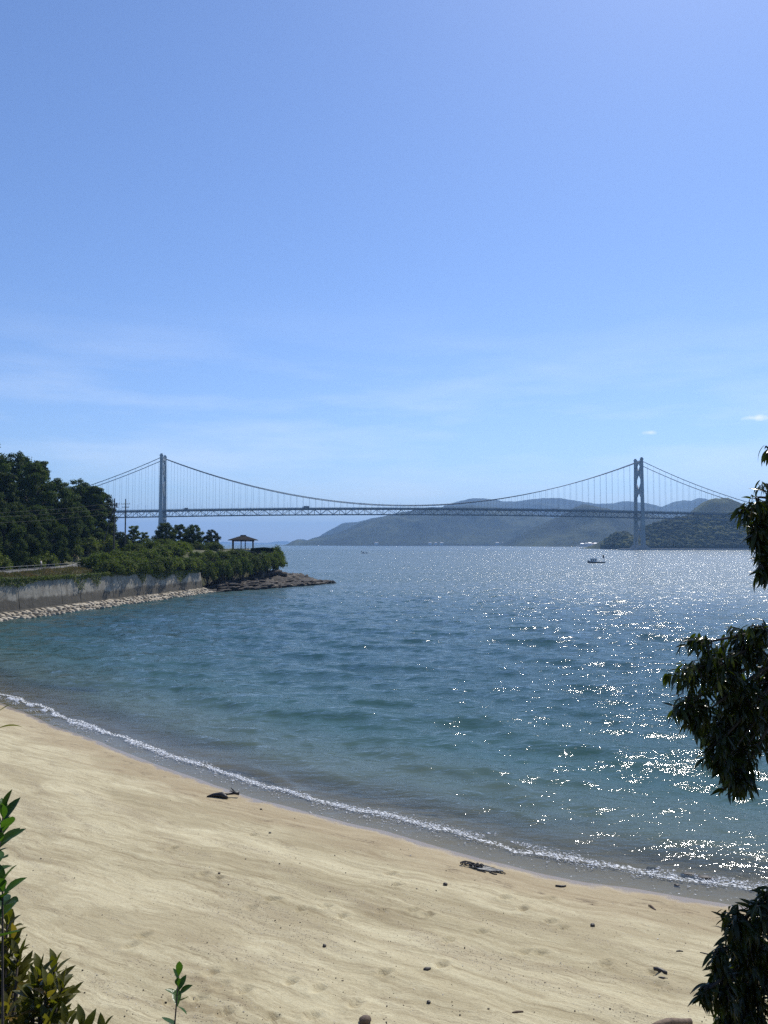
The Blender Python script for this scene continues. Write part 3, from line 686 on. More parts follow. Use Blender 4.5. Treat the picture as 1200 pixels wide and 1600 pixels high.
fishing_boat(569, 864.5, 7.0, 0, 'small dark boat with a black steadying sail in mid strait', -.42, cab=(-.22, .05), big=False)
fishing_boat(924.5, 857.2, 6.0, .3, 'tiny pale boat far off before the waterfront sheds', -.4, cab=(-.2, .2), big=False, hullmat='white_paint')
def barge(px, D, L, label, cabx):
    p = at(px, 851, D); p.z = 0; b = empty('work_barge', p, .1, label, 'barge')
    hull(MB(), L, 7, 3.2, -1).build('hull', M['dark_hull'], b)
    MB().box((cabx*L-2.5, -2.2, 2.4), (cabx*L+2.5, 2.2, 7.6)).build('wheelhouse', M['metal_grey'], b)
    MB().tube([(cabx*L+4, 0, 2), (cabx*L+4, 0, 10.5)], [.3, .15], 6).build('mast', M['black'], b)
barge(762, 3050, 27, 'dark low barge lying off the middle hill, left of two', -.1)
barge(793, 3020, 17, 'smaller dark barge beside the long one off the middle hill', .1)

# ------------------------------------------------------------------ waterfront buildings on the far shore
def shed(px, D, w_, d_, h, roof, label, z0=1.2):
    p = at(px, 850, D); p.z = z0; b = empty('waterfront_shed', p, rng.uniform(-.15, .15), label, 'building', 'far waterfront buildings')
    MB().box((-w_/2, -d_/2, -3), (w_/2, d_/2, h)).build('wall', M['house_white'], b)
    MB().loft([[(x, -d_/2-.5, h+.02), (x, d_/2+.5, h+.02), (x, 0, h+d_*.22)] for x in (-w_/2-.5, w_/2+.5)]).build('roof', M[roof], b)
    for k in range(max(2, int(w_/6))):
        x = -w_/2 + w_*(k+.5)/max(2, int(w_/6)); MB().box((x-1.0, -d_/2-.06, h*.3), (x+1.0, -d_/2-.01, h*.7)).build('window', M['glass'], b)
M['house_white'] = simple('white_plaster', (.74, .73, .70), .7, .06, .2)
M['roof_white'] = simple('pale_metal_roof', (.62, .64, .66), .4, .06, .2)
row = [(909.5, 8, 'roof_white'), (916, 7, 'roof_grey'), (921.5, 8, 'roof_white'), (926, 6, 'roof_red'), (930.5, 9, 'roof_white'), (936, 7, 'roof_white'), (944.5, 16, 'roof_white')]
ordn = ['first', 'second', 'third', 'fourth', 'fifth', 'sixth', 'seventh', 'eighth', 'ninth', 'tenth', 'eleventh', 'twelfth', 'thirteenth', 'fourteenth', 'fifteenth', 'sixteenth', 'seventeenth', 'eighteenth', 'nineteenth', 'twentieth']
for i, (px, w_, rf) in enumerate(row): shed(px, 2412 + 4*i, w_+1, 9, 4.6 + (i % 3), rf, f'{ordn[i]} white shed from the left in the waterfront row left of the right tower' if i < 6 else 'longest white shed ending the waterfront row beside the near wooded point', 4.2)
mb = MB(); mb.loft([[(at(px, 851, 2400).x, 2400+dy, z) for z, dy in ((-3, 0), (3.4, 0), (3.9, 60), (-3, 60))] for px in (903, 920, 962)]); tag(mb.build('wharf', M['concrete']), 'dark wharf under the row of white waterfront sheds', 'wharf')
for px, w_, lb in ((588, 14, 'lone pale house on the shore of the long hill'), (672, 12, 'white house at the left of three under the long hill'), (681, 10, 'white house in the middle of three under the long hill'), (690, 12, 'white house at the right of three under the long hill'), (777, 14, 'pale shed on the shore between the two barges'), (787, 10, 'small pale shed on the shore just left of the smaller barge')):
    shed(px, 3218, w_, 12, 6, 'roof_grey', lb, 6)
# ------------------------------------------------------------------ seawall, stone revetment
wallL = [(-72, 55), (-66.5, 80), (-57.8, 108.6), (-54.2, 121.7), (-50.1, 139.7), (-41.8, 173.5)]
wx = np.array([p[0] for p in wallL]); wy = np.array([p[1] for p in wallL])
def wall_x(y): return float(np.interp(y, wy, wx))
t = NT('stained_seawall_concrete'); P = t.pos(); sp = t.n('SeparateXYZ'); t.l(P, sp.inputs[0])
n = t.noise(P, .6, 6, .65); st_ = t.noise(t.mapping(P, (1.6, 1.6, .12)), 1., 5, .7)
c = t.ramp(n, [(.3, (.19, .172, .135)), (.55, (.29, .268, .215)), (.75, (.36, .338, .28))])
c = t.mix(t.maprange(st_, .50, .66, 0, .75), c, (.09, .085, .065))                 # runs of damp and moss
zt = t.math('ADD', sp.outputs[2], t.maprange(n, .3, .7, -.35, .35))
c = t.mix(t.maprange(zt, 2.75, 2.35, 0, .92), c, t.ramp(st_, [(.35, (.045, .04, .028)), (.6, (.09, .078, .055)), (.8, (.15, .13, .09))]))   # tide-stained foot
M['seawall'] = t.done(t.principled(c, .9, t.bump(n, .12)))
sw = empty('seawall', (-50, 140, 0), 0, 'grey concrete seawall with a dark tide-stained foot below the road', 'wall')
def wall_pt(y, off, z):
    a = np.interp(y, wy, wx); i = min(max(np.searchsorted(wy, y) - 1, 0), len(wy)-2); tx, ty = wx[i+1]-wx[i], wy[i+1]-wy[i]; L_ = math.hypot(tx, ty)
    return (a + off*ty/L_ + 50, y - off*tx/L_ - 140, z)
def wall_top(y): return 5.35 - .75*float(sstep(140, 174, y)) + .25*float(sstep(125, 105, y))
ys = list(np.arange(78, 173.4, 4.8)) + [173.3]
for a, b in zip(ys[:-1], ys[1:]):
    mb = MB(); b2 = b - .07
    o = random.uniform(-.03, .03)
    mb.loft([[wall_pt(y, 1.05+o, -.3), wall_pt(y, .25+o, wall_top(y)), wall_pt(y, -.35, wall_top(y)), wall_pt(y, -.35, -.3)] for y in (a, b2)]); mb.build('wall_panel', M['seawall'], sw)
mb = MB(); yy = np.linspace(78, 173.3, 30); mb.loft([[wall_pt(y, .36, wall_top(y)+.003), wall_pt(y, .36, wall_top(y)+.25), wall_pt(y, -.45, wall_top(y)+.25), wall_pt(y, -.45, wall_top(y)+.003)] for y in yy]); mb.build('coping', M['seawall'], sw)
mb = MB(); mb.loft([[wall_pt(y, o0, z) for o0, z in ((1.5, -.3), (1.2, .95), (.1, 1.0), (.1, -.3))] for y in yy]); mb.build('footing', M['seawall'], sw)
# end return of the wall
mb = MB(); mb.loft([[wall_pt(173.3, o0, z), wall_pt(174.1, o0, z), wall_pt(174.1, o1, z), wall_pt(173.3, o1, z)] for z, o0, o1 in ((-.3, 1.1, -9), (4.4, .3, -9))]); mb.build('end_wall', M['seawall'], sw)

t = NT('revetment_stone'); n = t.noise(t.obj(), 1.8, 5, .6); rd = t.rand()
c = t.mix(t.maprange(n, .3, .7), t.ramp(rd, [(.0, (.30, .26, .19)), (.5, (.42, .37, .28)), (1, (.52, .48, .39))]), (.26, .22, .16))
M['stone'] = t.done(t.principled(c, .9, t.bump(n, .12)))
def stone_mesh(name, seed, flat=.5):
    v, f = ico(2); g = np.random.default_rng(seed)
    v = np.sign(v)*np.abs(v)**.45                       # blocky
    nn = .82 + .36*np.array([vnoise(np.array(p[0]*1.7+seed), np.array(p[1]*1.7+p[2]*2.1), seed) for p in v])
    v = v*nn[:, None]*np.array([1, .8, flat]); return mesh_np(name, v, f, M['stone'])
stones = [stone_mesh('stone', s) for s in range(6)]
rev = empty('stone_revetment', (-50, 140, 0), 0, 'pale fitted-stone apron sloping into the water along the seawall foot', 'revetment')
k = 0; y = 96.0
while y < 174 and k < 300:
    sc = .52 + .0012*(y - 96)
    for r_ in range(4):
        if k >= 300: break
        off = 1.75 + r_*.78 + random.uniform(-.12, .12) - .25*(y > 160)
        p = wall_pt(y + random.uniform(-.15, .15) + (r_ % 2)*.4, off, .62 - r_*.22 + random.uniform(-.05, .06))
        o = ob('stone', stones[k % 6], rev, p); o.rotation_euler = (random.uniform(-.2, .2), random.uniform(.05, .4), random.uniform(-.35, .35) + math.pi*(k % 2)); s_ = sc*random.uniform(.8, 1.12); o.scale = (s_*.85, s_*1.05, s_*.8); k += 1
    y += sc*1.98
mb = MB(); mb.loft([[wall_pt(y, 1.2, .75), wall_pt(y, 4.6, -.35), wall_pt(y, 1.2, -.5)] for y in yy]); mb.build('bedding', M['stone'], rev)

# ------------------------------------------------------------------ layered rock ledge at the point
t = NT('shore_rock'); P = t.pos(); n = t.noise(t.mapping(P, (.5, .5, 3.2), (R(8), R(5), 0)), 1., 6, .65); n2 = t.noise(P, .5, 4)
sp = t.n('SeparateXYZ'); t.l(P, sp.inputs[0])
c = t.ramp(n, [(.40, (.007, .006, .005)), (.49, (.024, .019, .014)), (.60, (.080, .066, .047))])
c = t.mix(t.maprange(n2, .60, .70, 0, .7), c, (.24, .195, .135))
c = t.mix(t.maprange(sp.outputs[2], .55, .2, 0, .8), c, (.028, .026, .02))
M['rock'] = t.done(t.principled(c, .85, t.bump(n, .25)))
rk = empty('rock_ledge', (-28, 195, 0), 0, 'dark layered rock ledge running out from the headland point', 'rocks')
front = [(-41.5, 171.5), (-37.5, 173), (-30.5, 182), (-24.2, 193), (-20.0, 199), (-15.0, 210.5)]
fx = np.array([p[0] for p in front]); fy = np.array([p[1] for p in front])
gx = np.linspace(-46, -13, 110); gy = np.linspace(168, 224, 150); X, Y = np.meshgrid(gx, gy)
fd_ = Y - np.interp(X, fx, fy)                                    # metres behind the front waterline
tipk = sstep(-13.5, -26, X)
h = .15 + 1.9*sstep(0, 18, fd_)*tipk + .45*sstep(0, 3, fd_)*sstep(-14, -17, X)
wq, wc = worley(X*.38+Y*.1, Y*.38-X*.1, 90); h = h + 1.5*fbm(X*.5, Y*.5, 4, 90)*(.4 + tipk) + .75*(wc-.5)*tipk - .4*sstep(.5,.8,wq); h = np.floor(h/.34)*.34*.75 + h*.25   # strata steps
wid = 3 + 30*tipk
Z = np.where((fd_ > -.4) & (fd_ < wid), h, -.8) - .1
Z = Z - 1.2*sstep(-.2, -2.5, fd_)
Z = Z - .35*sstep(.3, 1.5, Z)
mesh = mesh_np('base_rock', np.stack([X+28, Y-195, Z], -1), grid_faces(*X.shape), M['rock'], False); ob('base_rock', mesh, rk)
slabs = []
for s_ in range(5):
    v, f = ico(2); g = np.random.default_rng(40+s_); v = np.sign(v)*np.abs(v)**.5
    nn = .8 + .4*vnoise(v[:, 0]*2+s_*9, v[:, 1]*2+v[:, 2], 40+s_); v = v*nn[:, None]; slabs.append(mesh_np('slab', v, f, M['rock']))
for i in range(230):
    q = (i + random.random())/230; x = -41 + 26.5*q**.9; y0 = float(np.interp(x, fx, fy)); dd_ = abs(random.gauss(0, .55))*(14*(1 - q) + 1.2)
    z = max(.1, float(Z[int(np.argmin(np.abs(gy - y0 - dd_))), int(np.argmin(np.abs(gx - x)))])) + random.uniform(-.05, .30)
    o = ob('slab', slabs[i % 5], rk, (x + 28, y0 + dd_ - 195, z)); o.scale = (random.uniform(.5, 2.1), random.uniform(.4, 1.1), random.uniform(.14, .40)); o.rotation_euler = (random.uniform(-.22, .05), random.uniform(-.25, .15), random.uniform(.2, 1.3))
for x, y0, z, s_ in ((-29.2, 205.5, 3.0, (2.2, 1.6, .9)), (-27.5, 207, 2.5, (1.5, 1.2, .8)), (-31, 203.5, 2.6, (2, 1.3, .7)), (-33, 200, 2.4, (2, 1.6, .9)), (-25.8, 208, 1.6, (2.0, 1.3, .6)), (-18.3, 206.5, .75, (2.2, 1.0, .35)), (-16.6, 209.5, .55, (1.8, .8, .3)), (-21, 203, .9, (2.4, 1.2, .4))):
    o = ob('slab', slabs[int(s_[0]*7) % 5], rk, (x+28, y0-195, z)); o.scale = s_; o.rotation_euler = (.05, -.08, .5)

# ------------------------------------------------------------------ foliage builders
def leaf_quads(cen, nrm, size, asp=.55):
    n = len(cen); a = rng.normal(size=(n, 3)); a -= nrm*(a*nrm).sum(1, keepdims=True); a /= np.linalg.norm(a, axis=1, keepdims=True) + 1e-9
    b = np.cross(nrm, a); L_ = size[:, None]
    V = np.stack([cen - a*L_*.5, cen + b*L_*asp*.5 - nrm*L_*.06, cen + a*L_*.5, cen - b*L_*asp*.5 - nrm*L_*.06], 1)
    return V.reshape(-1, 3), np.arange(4*n).reshape(-1, 4)
def lump_leaves(lumps, per, size, flat=.8, asp=.6):
    C_, N_, S_ = [], [], []
    for (c0, r) in lumps:
        n = int(per*r*r); d = rng.normal(size=(n, 3)); d /= np.linalg.norm(d, axis=1, keepdims=True)
        rad = r*(rng.random(n)**.45)*(.75 + .5*vnoise(d[:, 0]*2.5+c0[0]*3, d[:, 1]*2.5+d[:, 2]*2+c0[1], 5))
        C_.append(np.array(c0) + d*rad[:, None]*np.array([1, 1, flat]))
        q = d*.6 + np.array([0, 0, .55]) + rng.normal(size=(n, 3))*.55; q /= np.linalg.norm(q, axis=1, keepdims=True); N_.append(q)
        S_.append(rng.uniform(.65, 1.25, n)*size)
    return leaf_quads(np.concatenate(C_), np.concatenate(N_), np.concatenate(S_), asp)
M['leaf_tree'] = leafmat('forest_leaves', (.020, .038, .006), (.045, .072, .010), (.095, .118, .020), .36, .7, spec=.12)
M['leaf_shrub'] = leafmat('shrub_leaves', (.040, .066, .010), (.085, .112, .016), (.150, .160, .030), .42, .7, spec=.15, scale=.6)
M['leaf_dark'] = leafmat('pine_needles', (.010, .022, .008), (.017, .034, .011), (.030, .048, .014), .12, .7, spec=.1)
M['leaf_light'] = leafmat('light_leaves', (.035, .060, .012), (.075, .105, .022), (.13, .15, .04), .42, .7, spec=.15)
def tree_meshes(seed, H, Rc, leafm, nl=70, per=300, size=.34, c0=.14, layered=False):
    g = random.Random(seed); lumps = []; limbs = MB()
    limbs.tube([(0, 0, -1.5), (g.uniform(-.2, .2), g.uniform(-.2, .2), H*.3), (g.uniform(-.5, .5), g.uniform(-.5, .5), H*.62), (0, 0, H*.9)], [H*.026, H*.02, H*.012, H*.004], 7)
    for i in range(nl):
        a = i*2.399 + g.uniform(-.4, .4); q = (i + .5)/nl; z = H*(c0 + (1 - c0)*.93*q)
        prof = math.sin(math.pi*min(1, (.18 + .80*q)))**.6 if not layered else (1.05 - .75*q)
        rr_ = Rc*prof*g.uniform(.45, .95); c_ = (math.cos(a)*rr_, math.sin(a)*rr_, z + g.uniform(-.4, .4)); r = Rc*g.uniform(.17, .34)*(1.05 - .3*q)
        lumps.append((c_, r))
        if i % 3 == 0: limbs.tube([(0, 0, z*.72), (c_[0]*.5, c_[1]*.5, z*.9), c_], [H*.009, H*.006, H*.002], 5)
    v, f = lump_leaves(lumps, per/(Rc/4.5)**.7, size, .5 if layered else .72)
    return mesh_np('crown', v, f, M[leafm]), limbs.mesh('trunk', M['bark'], True)
TREES = [tree_meshes(1, 13, 4.6, 'leaf_tree'), tree_meshes(2, 15, 4.4, 'leaf_tree', 76), tree_meshes(3, 12, 5.0, 'leaf_tree', 72), tree_meshes(4, 14, 4.2, 'leaf_tree', 74, layered=True)]
def place_tree(kind, x, y, s, label, cat='tree', group=None, name='broadleaf_tree', zs=1., zoff=0):
    o = empty(name, (x, y, float(land_z(x, y)) + zoff), random.uniform(0, 6.28), label, cat, group); o.scale = (s, s, s*zs)
    ob('crown', kind[0], o); ob('trunk', kind[1], o); return o
forest = [  # x, y, scale, kind
    (-68.5, 121, .62, 2), (-67.8, 129, .70, 0), (-67.8, 137, .82, 2), (-68.2, 146, .86, 0), (-68, 155, .82, 2), (-68, 164, .84, 1), (-69, 173, .84, 0), (-69.5, 184, 1.12, 3),
    (-76, 134, 1.0, 1), (-76, 145, 1.15, 0), (-77, 156, 1.15, 3), (-76.5, 167, 1.2, 1), (-76, 178, 1.2, 2), (-74.5, 188, 1.22, 0),
    (-86, 152, 1.2, 2), (-87, 166, 1.25, 1), (-86, 180, 1.2, 0), (-88, 196, 1.05, 3), (-73, 199, .95, 1), (-80, 204, 1.0, 2), (-72, 141, .8, 3), (-72.5, 160, .9, 2), (-72.5, 151, .8, 1), (-98, 170, 1.1, 0), (-97, 188, 1.1, 2), (-108, 182, 1.1, 1)]
rows = {0: ('front row of the dark wood along the road', 'forest trees in the front row'), 1: ('second row of the dark wood above the road', 'forest trees in the second row'), 2: ('back of the dark wood above the road', 'forest trees at the back')}
cnt = [0, 0, 0]
for x, y, s, k in forest:
    r_ = 0 if x > -71 else 1 if x > -80 else 2; i = cnt[r_]; cnt[r_] += 1
    place_tree(TREES[k], x, y, s, f'{ordn[i]} tree from the left in the {rows[r_][0]}', group=rows[r_][1])
# smaller trees between the poles and the pavilion
small = [tree_meshes(11, 6.5, 2.7, 'leaf_light', 44, 300, .26, .3, True), tree_meshes(12, 7, 3.0, 'leaf_tree', 60, 420, .25, .2), tree_meshes(13, 6, 2.6, 'leaf_dark', 34, 520, .24, .25)]
def ptree(kind, px, Y_, ztop, Hm, label, name):
    p = at(px, 850, Y_); z0 = float(land_z(p.x, Y_)); return place_tree(kind, p.x, Y_, 1, label, name=name, zs=1).__setattr__('scale', tuple([max(.3, (ztop - z0)/Hm)]*3))
ptree(small[0], 209, 200, 15.4, 6.5, 'pale open-crowned tree just right of the utility poles', 'light_tree')
ptree(small[0], 226, 204, 13.8, 6.5, 'low pale tree left of the left bridge tower foot', 'light_tree')
ptree(small[1], 258, 196, 16.2, 7, 'dark round tree in front of the left tower foot', 'broadleaf_tree')
ptree(small[1], 281, 201, 15.9, 7, 'dark round tree second left of the pavilion', 'broadleaf_tree')
ptree(small[1], 303, 204, 15.9, 7, 'dark round tree between its twin and the clipped pine', 'broadleaf_tree')
ptree(small[2], 331, 205, 14.7, 6, 'black-green pine with layered pads beside the pavilion', 'pine_tree')
ptree(small[1], 188, 190, 13.8, 7, 'bushy tree at the foot of the utility poles', 'broadleaf_tree')
# shrubs
def shrub_meshes(seed, leafm, per=330, size=.25):
    g = random.Random(seed); lumps = []; st2 = MB()
    for i in range(26):
        a = i*2.399; q = (i+.5)/26; rr_ = 1.5*math.sqrt(q); z = .35 + 1.25*math.sqrt(max(0, 1 - q))*g.uniform(.7, 1.15)
        c_ = (math.cos(a)*rr_, math.sin(a)*rr_, z); lumps.append((c_, g.uniform(.45, .72)))
        if i % 3 == 0: st2.tube([(0, 0, -.4), (c_[0]*.5, c_[1]*.5, z*.5), c_], [.06, .04, .015], 5)
    v, f = lump_leaves(lumps, per, size, .8); return mesh_np('foliage', v, f, M[leafm]), st2.mesh('stems', M['bark'])
SHR = [shrub_meshes(21, 'leaf_shrub'), shrub_meshes(22, 'leaf_shrub'), shrub_meshes(23, 'leaf_shrub'), shrub_meshes(24, 'leaf_light', 300, .23)]
def place_shrub(k, x, y, s, label, group, zoff=-.15, zs=1., z=None):
    o = empty('shrub', (x, y, (float(land_z(x, y)) if z is None else z) + zoff), random.uniform(0, 6.28), label, 'shrub', group); o.scale = (s, s, s*zs)
    ob('foliage', SHR[k][0], o); ob('stems', SHR[k][1], o)
yy_ = [142, 146.5, 151, 155.5, 160, 164.5, 169, 173]
for i, y in enumerate(yy_): place_shrub(i % 3, wall_x(y) - 1.2, y, 1.55 + .25*random.random(), f'{ordn[i]} shrub from the left overhanging the top of the seawall', 'shrubs overhanging the seawall', -.2)
for i, y in enumerate([146, 151, 156, 161, 166, 171, 176]): place_shrub((i+1) % 3, wall_x(min(y, 173)) - 5.0, y, 1.5 + .3*random.random(), f'{ordn[i]} shrub from the left in the second row above the seawall', 'second row of shrubs', -.1)
for i, y in enumerate([152, 158, 164, 170, 176, 181]): place_shrub((i+2) % 3, wall_x(min(y, 173)) - 9.0, y, 1.4 + .35*random.random(), f'{ordn[i]} shrub from the left in the uppermost row above the seawall', 'upper row of shrubs', -.3)
cl = [(-41, 178.5), (-38.6, 182), (-36.8, 186.5), (-35, 190.5), (-33.4, 195), (-31.8, 199), (-30.8, 203.5), (-29.8, 208), (-29.8, 213)]
for i, (x, y) in enumerate(cl): place_shrub(i % 3, x, y, 1.55, f'{ordn[i]} shrub from the left hanging down the rocky cliff of the point', 'shrubs on the cliff', 0, 1.6, 1.9 + .28*i)
cl2 = [(-44.5, 182), (-42.5, 187), (-40.5, 191.5), (-38.5, 196), (-36.5, 200.5), (-34.6, 204.5), (-33.2, 209)]
for i, (x, y) in enumerate([(-50, 184), (-49, 189), (-47, 194), (-45, 198.5), (-54, 180), (-43, 196)]): place_shrub(i % 3, x, y, 1.25, ['shrub behind the upper row, below the clipped pine', 'shrub just left of the clipped pine foot', 'shrub at the foot of the clipped pine', 'shrub just left of the pavilion', 'shrub in front of the silver van', 'shrub between clipped pine and clifftop'][i], None, -.55)
for i, y in enumerate(np.arange(118, 204, 6.6)): place_shrub(i % 3, -66.4 - .5*(i % 2), float(y), 1.25 + .2*(i % 3), f'{ordn[i]} bush from the left in the undergrowth between road and wood', 'undergrowth along the wood edge', -.2)
for i, (x, y) in enumerate(cl2): place_shrub((i+1) % 3, x, y, 1.35, f'{ordn[i]} shrub from the left along the clifftop below the pavilion', 'shrubs along the clifftop', -.75)
place_shrub(1, -29.6, 211, 1.35, 'feathery shrub at the outermost tip of the point', None, 0, 2.6, 3.2)
for i, (x, y, s) in enumerate([(-67, 172, 1.9), (-67, 182, 2.0), (-66.6, 193, 1.9), (-58, 150.5, 1.1), (-57.5, 156, 1.3)]):
    place_shrub(i % 3, x, y, s, ['shrub under the leaning pole strut at the wood edge', 'shrub behind the utility poles at the wood edge', 'shrub at the far bend of the road', 'shrub hiding the right end of the guardrail', 'shrub beyond the right end of the guardrail'][i], None)
# rank grass and dead stems on the strip between road and wall
n = 15000; y = rng.uniform(100, 152, n); u = rng.random(n); xw = np.interp(y, wy, wx); x = xw - .2 + (road_x(y) + 3.0 - xw)*u
z = land_z(x, y); tall = (.16 + .40*vnoise(x*.8, y*.5, 14))*rng.uniform(.6, 1.2, n); az = rng.uniform(0, 6.28, n); ln = rng.normal(0, .35, (n, 2))*tall[:, None]
ln[:, 0] += np.where(u < .12, .5, 0)*tall; wd = .07
base = np.stack([x, y, z - .05], -1); tip = base + np.stack([ln[:, 0], ln[:, 1], tall*np.where(u < .06, .2, 1)], -1); side = np.stack([np.cos(az), np.sin(az), 0*az], -1)*wd
V = np.stack([base - side, base + side, tip + side*.3, tip - side*.3], 1)
M['grass'] = leafmat('dry_bank_grass', (.06, .075, .022), (.13, .105, .045), (.19, .125, .075), .3, .8, scale=.45)
tag(ob('grass', mesh_np('grass', V, np.arange(4*n).reshape(-1, 4), M['grass'])), 'rank green and reddish dry grass on the strip between guardrail and seawall', 'grass', kind='stuff')
# creepers trailing over the wall top
n = 9000; y = rng.uniform(100, 173, n); m_ = vnoise(y*.42, y*0, 77); dp = rng.random(n)**1.6*(.3 + 2.4*np.clip(m_ - .35, 0, 1))*1.5
cen = np.array([wall_pt(b, .40 + .16*d_, wall_top(b) + .3 - d_) for b, d_ in zip(y, dp)]) + np.array([-50, 140, 0]) + rng.normal(0, .10, (n, 3))
nr = rng.normal(size=(n, 3))*.5 + np.array([.8, -.2, .4]); nr /= np.linalg.norm(nr, axis=1, keepdims=True)
v, f = leaf_quads(cen, nr, rng.uniform(.14, .32, n), .7)
tag(ob('creeper', mesh_np('creeper', v, f, M['leaf_shrub'])), 'ragged green creeper trailing over the top edge of the seawall', 'creeper', kind='stuff')

# ------------------------------------------------------------------ guardrail, poles, pavilion, cars, walker
gr = empty('guardrail', (-58, 130, 6.3), 0, 'thin metal guardrail along the seaward edge of the road', 'guardrail')
gy_ = np.arange(98, 162, 2.6); gp = lambda y, z: (float(road_x(y)) + 2.95 + 58, y - 130, float(road_z(y)) + z - 6.3)
pm = MB().tube([(0, 0, -.3), (0, 0, 1.05)], .035, 6).mesh('post', M['metal_grey'])
for y in gy_: ob('post', pm, gr, gp(y, 0))
for z in (.55, 1.0): MB().tube([gp(y, z) for y in gy_], .025, 5).build('rail', M['metal_grey'], gr)
def pole(x, y, H, label, rz):
    z0 = float(land_z(x, y)); p = empty('utility_pole', (x, y, z0), rz, label, 'pole', None)
    MB().tube([(0, 0, -.5), (0, 0, H)], [.20, .13], 8).build('shaft', M['pole'], p)
    for z, w_ in ((H-1.3, 1.1), (H-2.1, .9)):
        a = MB().box((-w_, -.05, z), (w_, .05, z+.1)).build('crossarm', M['metal_grey'], p)
        for q in (-.9, -.35, .35, .9): MB().tube([(q*w_, 0, z+.1), (q*w_, 0, z+.16), (q*w_, 0, z+.34)], [.03, .07, .05], 6).build('insulator', M['white_paint'], a)
    return p, z0
p1 = at(178, 850, 170); pA, zA = pole(p1.x, 170, 20.9 - float(land_z(p1.x, 170)), 'dark utility pole with a leaning strut, left of the pair', .2)
MB().tube([(-2.1, 0, 4.0 ), (-.15, 0, 11.4)], [.13, .11], 7).build('strut', M['pole'], pA)
MB().tube([(.45, -.1, 11.6), (.45, -.1, 12.5)], .22, 8).build('transformer', M['metal_grey'], pA)
p2 = at(195.5, 850, 186); pB, zB = pole(p2.x, 186, 21.7 - float(land_z(p2.x, 186)), 'dark utility pole standing clear against the sky, right of the pair', -.1)
def wire(a, b, sag, label):
    a, b = Vector(a), Vector(b); mb = MB(); mb.tube([a.lerp(b, q) - Vector((0, 0, 4*sag*q*(1-q))) for q in np.linspace(0, 1, 16)], .017, 4); o = mb.build('power_line', M['black']); tag(o, label, 'cable')
for dz, dx, lb in ((-1.1, -.9, 'upper'), (-1.9, .7, 'middle'), (-3.2, 0, 'lowest')):
    wire((p1.x+dx, 170, 20.9+dz), (-66+dx, 92, 15.2+dz*.6), .9, f'{lb} of the wires running left from the poles across the wood')
    wire((p1.x+dx, 170, 20.9+dz), (p2.x+dx, 186, 21.7+dz), .5, f'{lb} of the wires strung between the two utility poles')
# pavilion
M['roof_dark'] = simple('dark_shingles', (.022, .02, .018), .9, .3, 2, spec=.1)
gz = 9.15; gp_ = at(380, 850, 207); pv = empty('pavilion', (gp_.x, 207, gz), .12, 'open park pavilion with dark hipped roof on the headland', 'pavilion')
ev = 2.55; hw = 3.9; hd = 2.6
rf = MB(); rf.add([(-hw,-hd,ev),(hw,-hd,ev),(hw,hd,ev),(-hw,hd,ev),(-hw,-hd,ev+.16),(hw,-hd,ev+.16),(hw,hd,ev+.16),(-hw,hd,ev+.16),(-.5,0,ev+1.3),(.5,0,ev+1.3)], [(3,2,1,0),(0,1,5,4),(1,2,6,5),(2,3,7,6),(3,0,4,7),(4,5,9,8),(6,7,8,9),(5,6,9),(7,4,8)])
ro = rf.build('roof', M['roof_dark'], pv); MB().box((-.75, -.12, ev+1.26), (.75, .12, ev+1.48)).build('ridge_cap', M['wood_dark'], ro)
pm = MB().box((-.12, -.12, 0), (.12, .12, ev-.005)).mesh('post', M['wood_dark'])
for x, y in ((-2.7, -1.6), (-.45, -1.7), (.45, 1.7), (2.6, -1.6), (-2.7, 1.6), (2.6, 1.6)): ob('post', pm, pv, (x, y, 0))
MB().box((-2.9, -1.75, ev-.28), (2.9, -1.55, ev-.02)).box((-2.9, 1.55, ev-.28), (2.9, 1.75, ev-.02)).build('beam', M['wood_dark'], pv)
MB().box((-1.6, -.3, .4), (1.6, .3, .48)).box((-1.4, -.25, 0), (-1.25, .25, .4)).box((1.25, -.25, 0), (1.4, .25, .4)).build('bench', M['wood_dark'], pv)
MB().box((-3.2, -2.1, -.5), (3.2, 2.1, -.003)).build('floor_slab', M['concrete'], pv)
